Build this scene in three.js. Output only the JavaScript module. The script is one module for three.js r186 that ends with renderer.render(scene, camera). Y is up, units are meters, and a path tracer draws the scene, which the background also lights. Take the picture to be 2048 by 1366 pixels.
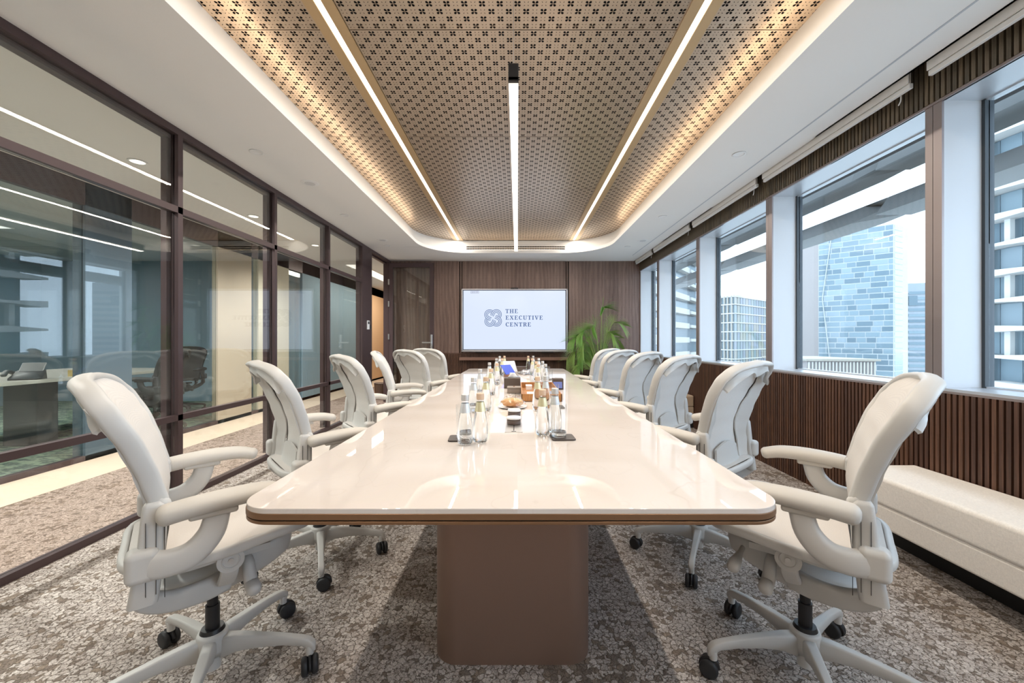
import * as THREE from 'three';
import { RoundedBoxGeometry } from 'three/addons/geometries/RoundedBoxGeometry.js';
import { mergeGeometries, mergeVertices, toCreasedNormals } from 'three/addons/utils/BufferGeometryUtils.js';
import { RectAreaLightUniformsLib } from 'three/addons/lights/RectAreaLightUniformsLib.js';

// ───────────────────────── camera, sky, large lights, exposure ─────────────────────────
RectAreaLightUniformsLib.init();
const scene = new THREE.Scene();
const EYE = 1.131, FOCAL = 796;                       // metres, pixels of a 2048 wide frame
const camera = new THREE.PerspectiveCamera(2 * Math.atan(683 / FOCAL) * 180 / Math.PI, 2048 / 1366, 0.05, 2500);
camera.position.set(0, EYE, 0);
camera.lookAt(0, EYE, -10);
camera.setViewOffset(2048, 1366, -11, 2, 2048, 1366);
scene.background = new THREE.Color().setRGB(3.1, 3.85, 4.75);
const renderer = new THREE.WebGLRenderer();
renderer.toneMapping = THREE.LinearToneMapping;
renderer.toneMappingExposure = 1.2;
renderer.shadowMap.enabled = true;

const WARM = [1, 0.91, 0.80], NEUTRAL = [1, 0.96, 0.92];
const LED_LEVEL = 66, PENDANT_LEVEL = 54, COVE_LEVEL = 10;
function areaLight(name, w, h, [x, y, d], towards, rgb, level) {
  const l = new THREE.RectAreaLight(new THREE.Color().setRGB(...rgb), level, w, h);
  l.name = name; l.position.set(x, y, -d); scene.add(l);
  l.up.set(0, 0, 1); if (Math.abs(towards[2]) > 0.9) l.up.set(0, 1, 0);
  l.lookAt(x + towards[0], y + towards[1], -d + towards[2]);
  return l;
}

// ───────────────────────── helpers ─────────────────────────
let seed = 7;
const rnd = () => { seed = (seed * 1664525 + 1013904223) >>> 0; return seed / 4294967296; };
const R = (a, b) => a + (b - a) * rnd();
const hash = (x, y, s = 0) => { let h = (Math.imul(x | 0, 374761393) + Math.imul(y | 0, 668265263) + Math.imul(s | 0, 974711)) | 0; h = Math.imul(h ^ (h >>> 13), 1274126177); return ((h ^ (h >>> 16)) >>> 0) / 4294967296; };
function vnoise(x, y, px, py, s) {                      // tiling value noise
  const xi = Math.floor(x), yi = Math.floor(y), fx = x - xi, fy = y - yi, u = fx * fx * (3 - 2 * fx), v = fy * fy * (3 - 2 * fy);
  const m = (a, n) => ((a % n) + n) % n, a = hash(m(xi, px), m(yi, py), s), b = hash(m(xi + 1, px), m(yi, py), s), c = hash(m(xi, px), m(yi + 1, py), s), e = hash(m(xi + 1, px), m(yi + 1, py), s);
  return a + (b - a) * u + (c - a) * v + (a - b - c + e) * u * v;
}
const used = {};
function numbered(n) { if (!(n in used)) { used[n] = 0; return n; } used[n]++; return n + '_' + String(used[n]).padStart(3, '0'); }
function shade(o) { o.traverse((m) => { if (m.isMesh) { m.castShadow = true; m.receiveShadow = true; } }); return o; }
function part(name, geo, mat, parent) { const m = new THREE.Mesh(Array.isArray(geo) ? merge(geo) : geo, mat); m.name = name; m.castShadow = m.receiveShadow = true; parent.add(m); return m; }
function thing(name, label, category, [x, y, d] = [0, 0, 0], turn = 0, group) {
  const o = new THREE.Group(); o.name = numbered(name); o.position.set(x, y, -d); o.rotation.y = turn; scene.add(o);
  o.userData = { label, category }; if (group) o.userData.group = group; return o;
}
function struct(name, label, category, geo, mat) {
  const o = geo ? new THREE.Mesh(Array.isArray(geo) ? merge(geo) : geo, mat) : new THREE.Group();
  o.name = numbered(name); o.castShadow = o.receiveShadow = true; scene.add(o);
  o.userData = { kind: 'structure', label, category }; return o;
}
function copyOf(src, base, label, [x, y, d], turn, group) {
  const o = src.clone(); o.name = numbered(base); scene.add(o); o.position.set(x, y, -d); o.rotation.set(0, turn, 0);
  o.userData = { ...src.userData, label }; if (group) o.userData.group = group; return o;
}
function clean(g) { let q = g.index ? g.toNonIndexed() : g; for (const k of Object.keys(q.attributes)) if (!['position', 'normal', 'uv'].includes(k)) q.deleteAttribute(k); if (!q.attributes.uv) q.setAttribute('uv', new THREE.BufferAttribute(new Float32Array(q.attributes.position.count * 2), 2)); return q; }
function merge(list) { return mergeGeometries(list.map(clean)); }
function boxUV(g) {                                      // uv in metres from the dominant axis
  const q = g.index ? g.toNonIndexed() : g, p = q.attributes.position, uv = new Float32Array(p.count * 2), a = new THREE.Vector3(), b = new THREE.Vector3(), c = new THREE.Vector3();
  for (let i = 0; i < p.count; i += 3) {
    a.fromBufferAttribute(p, i); b.fromBufferAttribute(p, i + 1); c.fromBufferAttribute(p, i + 2);
    const n = b.clone().sub(a).cross(c.clone().sub(a)), ax = Math.abs(n.x), ay = Math.abs(n.y), az = Math.abs(n.z);
    [a, b, c].forEach((v, k) => { const [s, t] = ay >= ax && ay >= az ? [v.x, v.z] : ax >= az ? [v.z, v.y] : [v.x, v.y]; uv[(i + k) * 2] = s; uv[(i + k) * 2 + 1] = t; });
  }
  q.setAttribute('uv', new THREE.BufferAttribute(uv, 2)); return q;
}
// box between x0..x1, y0..y1 and depths d0..d1 (depth = -z)
function bx(x0, x1, y0, y1, d0, d1) { const g = new THREE.BoxGeometry(Math.abs(x1 - x0), Math.abs(y1 - y0), Math.abs(d1 - d0)); g.translate((x0 + x1) / 2, (y0 + y1) / 2, -(d0 + d1) / 2); return boxUV(g); }
function rb(x0, x1, y0, y1, d0, d1, r = 0.01, s = 3) { const g = new RoundedBoxGeometry(Math.abs(x1 - x0), Math.abs(y1 - y0), Math.abs(d1 - d0), s, r); g.translate((x0 + x1) / 2, (y0 + y1) / 2, -(d0 + d1) / 2); return boxUV(g); }
const cyl = (r0, r1, h, x, y, z, n = 24) => { const g = new THREE.CylinderGeometry(r1, r0, h, n); g.translate(x, y + h / 2, z); return g; };
const V = (x, y, z) => new THREE.Vector3(x, y, z);
function loft(rings, closed = false, caps = true) {      // rings of Vector3, all of one length
  const n = rings[0].length, m = rings.length, pos = [], idx = [];
  for (const r of rings) for (const v of r) pos.push(v.x, v.y, v.z);
  const last = closed ? m : m - 1;
  for (let i = 0; i < last; i++) for (let j = 0; j < n; j++) { const a = i * n + j, b = i * n + (j + 1) % n, k = ((i + 1) % m) * n, c = k + j, e = k + (j + 1) % n; idx.push(a, b, c, b, e, c); }
  if (caps && !closed) for (const [i, flip] of [[0, true], [m - 1, false]]) {
    const c = new THREE.Vector3(); rings[i].forEach((v) => c.add(v)); c.multiplyScalar(1 / n); pos.push(c.x, c.y, c.z); const k = pos.length / 3 - 1;
    for (let j = 0; j < n; j++) { const a = i * n + j, b = i * n + (j + 1) % n; flip ? idx.push(k, b, a) : idx.push(k, a, b); }
  }
  const g = new THREE.BufferGeometry(); g.setAttribute('position', new THREE.Float32BufferAttribute(pos, 3)); g.setIndex(idx); g.computeVertexNormals(); return g;
}
// a bar along points with super-elliptic section; w along `side`, h along the other normal
function bar(pts, w, h, { side = V(1, 0, 0), n = 14, seg = 20, pow = 3, closed = false, round = true } = {}) {
  const curve = pts.length === 2 ? new THREE.LineCurve3(pts[0], pts[1]) : new THREE.CatmullRomCurve3(pts, closed, 'centripetal');
  const rings = [], S = closed ? seg : seg + 1;
  const wf = typeof w === 'function' ? w : () => w, hf = typeof h === 'function' ? h : () => h;
  const put = (t, k, push) => {
    const p = curve.getPoint(t), tan = curve.getTangent(t), sd = typeof side === 'function' ? side(t) : side;
    const u = sd.clone().addScaledVector(tan, -sd.dot(tan)).normalize(), v = tan.clone().cross(u).normalize(), ring = [];
    if (push) p.addScaledVector(tan, push);
    for (let j = 0; j < n; j++) { const a = j / n * 2 * Math.PI, c = Math.cos(a), s = Math.sin(a); ring.push(p.clone().addScaledVector(u, k * wf(t) / 2 * Math.sign(c) * Math.abs(c) ** (2 / pow)).addScaledVector(v, k * hf(t) / 2 * Math.sign(s) * Math.abs(s) ** (2 / pow))); }
    rings.push(ring);
  };
  if (closed) for (let i = 0; i < S; i++) put(i / S, 1, 0);
  else {
    const e0 = Math.min(wf(0), hf(0)) / 2, e1 = Math.min(wf(1), hf(1)) / 2;
    if (round) { put(0, 0.45, -e0 * 0.62); put(0, 0.8, -e0 * 0.4); }
    for (let i = 0; i < S; i++) put(i / seg, 1, 0);
    if (round) { put(1, 0.8, e1 * 0.4); put(1, 0.45, e1 * 0.62); }
  }
  return loft(rings, closed);
}
const lerpTable = (tab) => (t) => { if (t <= tab[0][0]) return tab[0][1]; for (let i = 1; i < tab.length; i++) if (t <= tab[i][0]) { const k = (t - tab[i - 1][0]) / (tab[i][0] - tab[i - 1][0]), s = k * k * (3 - 2 * k) * 0.5 + k * 0.5; return tab[i - 1][1] + (tab[i][1] - tab[i - 1][1]) * s; } return tab[tab.length - 1][1]; };
function sheet(nu, nv, f) {                              // grid surface f(u,v) -> Vector3
  const pos = [], uv = [], idx = [];
  for (let j = 0; j <= nv; j++) for (let i = 0; i <= nu; i++) { const p = f(i / nu, j / nv); pos.push(p.x, p.y, p.z); uv.push(p.x, p.y + p.z); }
  for (let j = 0; j < nv; j++) for (let i = 0; i < nu; i++) { const a = j * (nu + 1) + i; idx.push(a, a + 1, a + nu + 1, a + 1, a + nu + 2, a + nu + 1); }
  const g = new THREE.BufferGeometry(); g.setAttribute('position', new THREE.Float32BufferAttribute(pos, 3)); g.setAttribute('uv', new THREE.Float32BufferAttribute(uv, 2)); g.setIndex(idx); g.computeVertexNormals(); return g;
}
function thickSheet(nu, nv, f, g) {                      // two skins joined round their rim
  const ring = (h) => (j) => h;
  const A = sheet(nu, nv, f), B = sheet(nu, nv, g), pos = [...A.attributes.position.array, ...B.attributes.position.array], n = (nu + 1) * (nv + 1), idx = [...A.index.array];
  const bi = B.index.array; for (let i = 0; i < bi.length; i += 3) idx.push(bi[i] + n, bi[i + 2] + n, bi[i + 1] + n);
  const rim = []; for (let i = 0; i <= nu; i++) rim.push(i); for (let j = 1; j <= nv; j++) rim.push(j * (nu + 1) + nu); for (let i = nu - 1; i >= 0; i--) rim.push(nv * (nu + 1) + i); for (let j = nv - 1; j > 0; j--) rim.push(j * (nu + 1));
  for (let k = 0; k < rim.length; k++) { const a = rim[k], b = rim[(k + 1) % rim.length]; idx.push(a, a + n, b, b, a + n, b + n); }
  const q = new THREE.BufferGeometry(); q.setAttribute('position', new THREE.Float32BufferAttribute(pos, 3)); q.setIndex(idx); return toCreasedNormals(q, 0.7);
}
const lathe = (pts, n = 28) => new THREE.LatheGeometry(pts.map(([r, y]) => new THREE.Vector2(r, y)), n);
function roundRect(x0, x1, y0, y1, r, hole = false) {
  const s = hole ? new THREE.Path() : new THREE.Shape();
  s.moveTo(x0 + r, y0); s.lineTo(x1 - r, y0); s.absarc(x1 - r, y0 + r, r, -Math.PI / 2, 0); s.lineTo(x1, y1 - r); s.absarc(x1 - r, y1 - r, r, 0, Math.PI / 2); s.lineTo(x0 + r, y1); s.absarc(x0 + r, y1 - r, r, Math.PI / 2, Math.PI); s.lineTo(x0, y0 + r); s.absarc(x0 + r, y0 + r, r, Math.PI, Math.PI * 1.5); return s;
}
// plan shape (x, depth) raised from y0 to y1
function plan(shape, y0, y1, bevel = 0, seg = 24) { const g = new THREE.ExtrudeGeometry(shape, { depth: y1 - y0 - 2 * bevel, bevelEnabled: bevel > 0, bevelSize: bevel, bevelThickness: bevel, bevelOffset: -bevel, bevelSegments: 3, curveSegments: seg }); g.rotateX(-Math.PI / 2); g.translate(0, y0 + bevel, 0); return boxUV(g); }

// ───────────────────────── textures and materials ─────────────────────────
function dataTex(w, h, f, srgb = true, repeat = [1, 1]) {
  const a = new Uint8Array(w * h * 4);
  for (let y = 0; y < h; y++) for (let x = 0; x < w; x++) { const c = f(x, y), o = (y * w + x) * 4; a[o] = c[0]; a[o + 1] = c[1]; a[o + 2] = c[2]; a[o + 3] = 255; }
  const t = new THREE.DataTexture(a, w, h); t.wrapS = t.wrapT = THREE.RepeatWrapping; t.magFilter = THREE.LinearFilter; if (srgb) t.colorSpace = THREE.SRGBColorSpace; t.repeat.set(...repeat); t.needsUpdate = true; return t;
}
const mixc = (a, b, k) => [a[0] + (b[0] - a[0]) * k, a[1] + (b[1] - a[1]) * k, a[2] + (b[2] - a[2]) * k];
const clamp = (x, a = 0, b = 1) => Math.min(b, Math.max(a, x));
function woodTex(dark, light, s, repeat) {               // grain runs along v
  return dataTex(512, 1024, (x, y) => {
    const wob = vnoise(x / 64, y / 256, 8, 4, s) * 26 + vnoise(x / 20, y / 90, 26, 12, s + 3) * 5;
    const ring = 0.5 + 0.5 * Math.sin((x + wob) * 0.16 + vnoise(x / 128, y / 512, 4, 2, s + 1) * 9);
    const fine = vnoise(x / 1.6, y / 60, 320, 17, s + 2), pore = vnoise(x / 1.1, y / 22, 466, 46, s + 5) > 0.83 ? 0.22 : 0, broad = vnoise(x / 100, y / 500, 5, 2, s + 6);
    return mixc(dark, light, clamp(0.25 * ring + 0.45 * fine + 0.35 * broad - pore));
  }, true, repeat);
}
const std = (o) => new THREE.MeshStandardMaterial(o), phys = (o) => new THREE.MeshPhysicalMaterial(o);
const rgb = (r, g, b) => new THREE.Color().setRGB(r, g, b);

// carpet: pale tufted blossoms over a taupe ground with olive and brown drifts, 2 m tile
const CN = 2048, CT = 2.0, CC = 92;                       // cells a tile
const cellPts = []; for (let j = 0; j < CC; j++) for (let i = 0; i < CC; i++) cellPts.push([i + 0.1 + 0.8 * hash(i, j, 11), j + 0.1 + 0.8 * hash(i, j, 12), hash(i, j, 13), hash(i, j, 14)]);
const carpetHeight = new Uint8Array(CN * CN);
const carpetTex = dataTex(CN, CN, (x, y) => {
  const wx = x / CN * CC + (vnoise(x / 9, y / 9, 228, 228, 20) - 0.5) * 0.7, wy = y / CN * CC + (vnoise(x / 9, y / 9, 228, 228, 21) - 0.5) * 0.7, ci = Math.floor(wx), cj = Math.floor(wy);
  let f1 = 9, f2 = 9, best = null;
  for (let dj = -1; dj <= 1; dj++) for (let di = -1; di <= 1; di++) {
    const ii = ((ci + di) % CC + CC) % CC, jj = ((cj + dj) % CC + CC) % CC, p = cellPts[jj * CC + ii], ex = p[0] - ii + ci + di - wx, ey = (p[1] - jj + cj + dj - wy) * 1.15, q = Math.sqrt(ex * ex + ey * ey);
    if (q < f1) { f2 = f1; f1 = q; best = p; } else if (q < f2) f2 = q;
  }
  const drift = vnoise(x / 170, y / 300, 12, 7, 30) * 0.6 + vnoise(x / 60, y / 90, 34, 23, 31) * 0.4;
  const pale = best[2] < 0.90 - Math.max(0, drift - 0.56) * 2.0, edge = clamp((f2 - f1) * 4.6), fib = vnoise(x / 2, y / 2, 1024, 1024, 33), fib2 = vnoise(x / 5, y / 5, 410, 410, 34);
  const ground = mixc([98, 88, 82], [112, 100, 86], drift), tuft = pale ? mixc([182, 172, 165], [212, 204, 198], best[3]) : mixc([124, 112, 104], [150, 136, 122], best[3]);
  const k = clamp(edge * 1.1 * (0.62 + 0.55 * fib2)), c = mixc(ground, tuft, k), f = 0.80 + 0.34 * fib;
  carpetHeight[y * CN + x] = clamp(0.2 + 0.5 * k + 0.3 * fib) * 255;
  return [clamp(c[0] * f, 0, 255), clamp(c[1] * f, 0, 255), clamp(c[2] * f, 0, 255)];
}, true, [1 / CT, 1 / CT]);
const carpetBump = dataTex(CN, CN, (x, y) => { const h = carpetHeight[y * CN + x]; return [h, h, h]; }, false, [1 / CT, 1 / CT]);

const fine = dataTex(256, 256, (x, y) => { const h = 120 + 60 * vnoise(x / 2, y / 2, 128, 128, 40) + 60 * vnoise(x / 7, y / 7, 37, 37, 41); return [h, h, h]; }, false, [6, 6]);
const weave = dataTex(128, 128, (x, y) => { const h = 128 + 60 * Math.sin(x * Math.PI / 4) * Math.cos(y * Math.PI / 4) + 40 * vnoise(x / 2, y / 2, 64, 64, 44); return [h, h, h]; }, false, [14, 14]);
const linen = dataTex(256, 256, (x, y) => { const h = 226 + 14 * vnoise(x / 1.3, y / 9, 197, 28, 45) + 14 * vnoise(x / 9, y / 1.3, 28, 197, 46); return [h, h * 0.975, h * 0.94]; }, true, [5, 5]);
const netTex = dataTex(256, 256, (x, y) => { const h = (y % 8 < 5 ? 214 : 209) + 10 * vnoise(x / 2, y / 2, 128, 128, 47); return [h, h * 0.985, h * 0.968]; }, true, [11, 11]);
const marble = dataTex(1024, 1024, (x, y) => {
  const w = vnoise(x / 90, y / 150, 12, 7, 50) * 2.2 + vnoise(x / 30, y / 48, 35, 22, 51) * 0.8, v1 = Math.abs(Math.sin((x / 1024 * 4 + y / 1024 * 2) * Math.PI + w * 2.6)), v2 = Math.abs(Math.sin((x / 1024 * 2 - y / 1024 * 6) * Math.PI + w * 3.7));
  const vein = clamp(1 - v1 * 9) * 0.35 * vnoise(x / 140, y / 140, 8, 8, 53) + clamp(1 - v2 * 12) * 0.25 * vnoise(x / 110, y / 110, 10, 10, 54), cloud = vnoise(x / 160, y / 120, 7, 9, 52);
  return mixc(mixc([234, 227, 222], [221, 211, 203], cloud), [182, 168, 156], vein * 0.5);
}, true, [0.7, 0.7]);

const M = {
  carpet: std({ map: carpetTex, bumpMap: carpetBump, bumpScale: 0.006, roughness: 1 }),
  ceiling: std({ color: rgb(0.80, 0.79, 0.775), roughness: 0.9, bumpMap: fine, bumpScale: 0.0003 }),
  white: std({ color: rgb(0.80, 0.80, 0.80), roughness: 0.55 }),
  plenum: std({ color: rgb(0.012, 0.014, 0.018), roughness: 1 }),
  frame: phys({ color: rgb(0.082, 0.054, 0.056), roughness: 0.42, metalness: 0.35 }),
  gasket: std({ color: rgb(0.01, 0.01, 0.01), roughness: 0.7 }),
  glass: phys({ color: rgb(0.94, 0.965, 0.955), roughness: 0, transmission: 1, thickness: 0, ior: 1.5 }),
  windowGlass: phys({ color: rgb(0.95, 0.975, 0.98), roughness: 0, transmission: 1, thickness: 0, ior: 1.45 }),
  clear: phys({ color: rgb(0.975, 0.98, 0.98), roughness: 0.01, transmission: 1, thickness: 0, ior: 1.5 }),
  water: phys({ color: rgb(0.99, 0.995, 1), roughness: 0, transmission: 1, thickness: 0.05, ior: 1.33 }),
  thick: phys({ color: rgb(0.97, 0.98, 0.985), roughness: 0.01, transmission: 1, thickness: 0.02, ior: 1.4 }),
  veneer: [0, 1, 2].map((k) => std({ map: woodTex([90, 70, 62], [150, 124, 112], 60 + k * 9, [1 / 0.9, 1 / 2.2]), roughness: 0.5 })),
  slat: [0, 1, 2].map((k) => std({ map: woodTex([[58, 38, 29], [66, 44, 33], [50, 33, 26]][k], [[112, 78, 60], [124, 88, 66], [102, 70, 54]][k], 90 + k * 7, [1 / 0.35, 1 / 1.2]), roughness: 0.5 })),
  upperSlat: [0, 1, 2].map((k) => std({ map: woodTex([[76, 68, 56], [86, 76, 62], [68, 62, 52]][k], [[140, 126, 106], [150, 134, 110], [130, 118, 100]][k], 120 + k * 7, [1 / 0.3, 1 / 0.8]), roughness: 0.55 })),
  slatBack: std({ color: rgb(0.012, 0.008, 0.006), roughness: 0.9 }),
  pierWhite: std({ color: rgb(0.60, 0.62, 0.65), roughness: 0.45 }),
  pierBronze: phys({ color: rgb(0.30, 0.255, 0.25), roughness: 0.4, metalness: 0.5 }),
  aluminium: phys({ color: rgb(0.62, 0.65, 0.69), roughness: 0.35, metalness: 0.6 }),
  darkFrame: std({ color: rgb(0.04, 0.05, 0.06), roughness: 0.5 }),
  bronze: phys({ color: rgb(0.30, 0.175, 0.10), roughness: 0.36, metalness: 0.75 }),
  pedestal: phys({ color: rgb(0.30, 0.195, 0.15), roughness: 0.44, metalness: 0.5, bumpMap: fine, bumpScale: 0.0002 }),
  stone: phys({ map: marble, roughness: 0.75, specularIntensity: 0.3, clearcoat: 1, clearcoatRoughness: 0.02 }),
  panel: phys({ color: rgb(0.54, 0.44, 0.34), roughness: 0.33, metalness: 0.55 }),
  channel: phys({ color: rgb(0.58, 0.42, 0.24), roughness: 0.4, metalness: 0.5 }),
  shell: phys({ color: rgb(0.60, 0.59, 0.57), roughness: 0.42, bumpMap: fine, bumpScale: 0.00015 }),
  pad: std({ color: rgb(0.565, 0.535, 0.49), roughness: 0.62 }),
  net: std({ map: netTex, bumpMap: weave, bumpScale: 0.0002, color: rgb(0.98, 0.97, 0.96), roughness: 0.85, side: THREE.DoubleSide }),
  steel: phys({ color: rgb(0.62, 0.61, 0.60), roughness: 0.3, metalness: 0.9 }),
  black: std({ color: rgb(0.016, 0.016, 0.018), roughness: 0.42 }),
  blackTyre: std({ color: rgb(0.022, 0.023, 0.026), roughness: 0.5 }),
  darkShell: std({ color: rgb(0.035, 0.037, 0.042), roughness: 0.5 }),
  darkNet: std({ color: rgb(0.03, 0.032, 0.036), roughness: 0.8, side: THREE.DoubleSide }),
  linen: std({ map: linen, bumpMap: weave, bumpScale: 0.0005, roughness: 0.9 }),
  leather: std({ color: rgb(0.47, 0.36, 0.26), roughness: 0.55, bumpMap: fine, bumpScale: 0.0004 }),
  lamp: std({ color: rgb(0.9, 0.9, 0.9), emissive: rgb(1, 0.90, 0.76), emissiveIntensity: 2.4, roughness: 0.5 }),
  silver: phys({ color: rgb(0.50, 0.50, 0.53), roughness: 0.35, metalness: 0.7 }),
};

// ───────────────────────── room shell ─────────────────────────
const XL = -2.37, XR = 2.29, DF = 7.44, DB = -1.6, CEIL = 2.616, ROOF = 3.1, RAISED = 2.84;
struct('floor', 'patterned taupe carpet of pale blossom tufts under the meeting table', 'floor', bx(XL - 0.02, XR + 0.3, -0.12, 0, DB - 0.2, DF + 0.2), M.carpet);
// ceiling slab with the rounded cove opening
const LIP = { x0: -1.54, x1: 1.47, d0: -1.25, d1: 6.755, r: 0.75 };
const grow = (o, e) => [o.x0 - e, o.x1 + e, o.d0 - e, o.d1 + e, o.r + e];
{
  const outer = new THREE.Shape(); outer.moveTo(XL - 0.06, DB - 0.1); outer.lineTo(2.18, DB - 0.1); outer.lineTo(2.18, DF + 0.1); outer.lineTo(XL - 0.06, DF + 0.1); outer.closePath();
  outer.holes.push(roundRect(...grow(LIP, 0), true));
  const ceil = struct('ceiling', 'white plaster ceiling with a rounded raised cove above the table', 'ceiling', plan(outer, CEIL, CEIL + 0.03), M.ceiling);
  const up = roundRect(...grow(LIP, 0.014)); up.holes.push(roundRect(...grow(LIP, 0), true));
  part('cove_lip', plan(up, CEIL + 0.03, CEIL + 0.05), M.ceiling, ceil);
  const back = roundRect(...grow(LIP, 0.10)); back.holes.push(roundRect(...grow(LIP, 0.075), true));
  part('cove_wall', plan(back, CEIL + 0.03, RAISED + 0.002), M.ceiling, ceil);
  part('pocket_edge', bx(2.165, 2.18, CEIL, CEIL + 0.12, DB, DF), M.ceiling, ceil);
  part('slot', bx(2.0, 2.012, CEIL - 0.0015, CEIL, DB, DF - 0.5), std({ color: rgb(0.46, 0.48, 0.52), roughness: 0.6 }), ceil);
  const hatch = part('access_hatch', bx(-1.78, -1.42, CEIL - 0.001, CEIL, 6.3, 6.303), std({ color: rgb(0.5, 0.5, 0.5), roughness: 0.8 }), ceil);
  struct('ceiling', 'dark void above the perforated ceiling panels', 'ceiling', [bx(-9, 2.75, ROOF, ROOF + 0.2, DB - 0.2, 13), bx(-1.85, -1.83, CEIL + 0.03, ROOF, DB, DF), bx(1.78, 1.8, CEIL + 0.03, ROOF, DB, DF)], M.plenum);
}
// perforated metal panels: one cell of cut-outs, repeated
{
  const cell = (() => {
    const s = new THREE.Shape(); s.moveTo(0, 0); s.lineTo(1, 0); s.lineTo(1, 1); s.lineTo(0, 1); s.closePath();
    const petal = (cx, cy, a, r0, r1, w) => { const h = new THREE.Path(), c = Math.cos(a), q = Math.sin(a), P = (r, t) => [cx + c * r - q * t, cy + q * r + c * t]; [[r0, 0], [r0 + (r1 - r0) * 0.45, w * 0.85], [r0 + (r1 - r0) * 0.78, w], [r1, w * 0.35], [r1, -w * 0.35], [r0 + (r1 - r0) * 0.78, -w], [r0 + (r1 - r0) * 0.45, -w * 0.85]].forEach(([r, t], i) => i ? h.lineTo(...P(r, t)) : h.moveTo(...P(r, t))); h.closePath(); s.holes.push(h); };
    const dash = (cx, cy, a, l, w) => { const h = new THREE.Path(), c = Math.cos(a), q = Math.sin(a), P = (r, t) => [cx + c * r - q * t, cy + q * r + c * t]; [[-l, 0], [0, w], [l, 0], [0, -w]].forEach(([r, t], i) => i ? h.lineTo(...P(r, t)) : h.moveTo(...P(r, t))); h.closePath(); s.holes.push(h); };
    for (const [cx, cy] of [[0.25, 0.25], [0.75, 0.75]]) for (let k = 0; k < 4; k++) petal(cx, cy, Math.PI / 4 + k * Math.PI / 2, 0.012, 0.218, 0.076);
    for (const [cx, cy] of [[0.75, 0.25], [0.25, 0.75]]) for (let k = 0; k < 4; k++) { const a = Math.PI / 4 + k * Math.PI / 2; dash(cx + 0.15 * Math.cos(a), cy + 0.15 * Math.sin(a), a, 0.055, 0.024); }
    return new THREE.ShapeGeometry(s, 1).toNonIndexed();
  })();
  const cp = cell.attributes.position;
  const makePanel = (w, l, nx, ny) => {
    const px = w / nx, py = (l - 0.006) / ny, pos = new Float32Array(cp.count * 3 * nx * ny); let o = 0;
    for (let j = 0; j < ny; j++) for (let i = 0; i < nx; i++) for (let k = 0; k < cp.count; k += 3) for (const q of [0, 2, 1]) { pos[o++] = -w / 2 + (i + cp.getX(k + q)) * px; pos[o++] = 0; pos[o++] = -(-l / 2 + 0.003 + (j + cp.getY(k + q)) * py) ; }
    const g = new THREE.BufferGeometry(); g.setAttribute('position', new THREE.BufferAttribute(pos, 3)); const nrm = new Float32Array(pos.length); for (let i = 1; i < nrm.length; i += 3) nrm[i] = -1; g.setAttribute('normal', new THREE.BufferAttribute(nrm, 3));
    const t = 0.0015, e = (x0, x1, z0, z1) => bx(x0, x1, 0, 0.03, z0, z1);
    return merge([g, e(-w / 2, -w / 2 + t, -l / 2 + 0.003, l / 2 - 0.003), e(w / 2 - t, w / 2, -l / 2 + 0.003, l / 2 - 0.003), e(-w / 2, w / 2, l / 2 - 0.003 - t, l / 2 - 0.003), e(-w / 2, w / 2, -l / 2 + 0.003, -l / 2 + 0.003 + t)]);
  };
  const L = 1.15, cols = [[-1.63, -1.085, 6], [-0.925, 0.880, 20], [1.035, 1.58, 6]], where = ['beside the glass wall', 'along the middle above the table', 'beside the windows'];
  cols.forEach(([x0, x1, nx], c) => {
    const g = makePanel(x1 - x0 - 0.003, L, nx, 12);
    for (let r = 0; r < 7; r++) {
      const t = thing('ceiling_panel', `bronze perforated flower-pattern ceiling panel ${where[c]}, ${['first', 'second', 'third', 'fourth', 'fifth', 'sixth', 'seventh'][6 - r]} row from the screen wall`, 'ceiling panel', [(x0 + x1) / 2, RAISED, 6.75 - L / 2 - (6 - r) * L + 0.04], 0, 'perforated ceiling panels');
      part('perforated_sheet', g, M.panel, t);
    }
  });
}
// recessed linear lights in bronze channels
for (const [x, side] of [[-1.005, 'glass wall'], [0.957, 'window']]) {
  const t = thing('linear_ceiling_light', `long glowing linear light in a bronze channel on the ${side} side of the ceiling`, 'ceiling light', [x, RAISED, 0], 0, 'recessed linear lights');
  part('channel', [bx(-0.078, -0.019, -0.006, 0.02, DB + 0.4, 6.78), bx(0.019, 0.078, -0.006, 0.02, DB + 0.4, 6.78), bx(-0.019, 0.019, 0.004, 0.02, DB + 0.4, 6.78)], M.channel, t);
  part('lamp_lens', bx(-0.0175, 0.0175, -0.003, 0.004, DB + 0.4, 6.76), M.lamp, t);
  areaLight('linear_lamp', 0.035, 7.9, [x, RAISED - 0.008, 2.78], [0, -1, 0], WARM, LED_LEVEL);
}
// suspended line pendant
{
  const t = thing('pendant_light', 'slim black line pendant hanging over the table with a glowing lens', 'pendant light', [-0.018, 2.268, 0]);
  part('housing', [rb(-0.0225, 0.0225, 0.006, 0.081, 1.747, 5.08, 0.002, 1), bx(-0.0225, 0.0225, 0.0, 0.02, 1.747, 1.76)], M.black, t);
  part('lamp_lens', bx(-0.021, 0.021, 0.0, 0.0065, 1.761, 5.075), M.lamp, t);
  for (const d of [1.80, 4.9]) part('suspension_wire', cyl(0.0012, 0.0012, RAISED - 2.268 - 0.081, 0, 0.081, -d, 8), M.silver, t);
  areaLight('pendant_lamp', 0.04, 3.2, [-0.018, 2.264, 3.46], [0, -1, 0], WARM, PENDANT_LEVEL);
}
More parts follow.
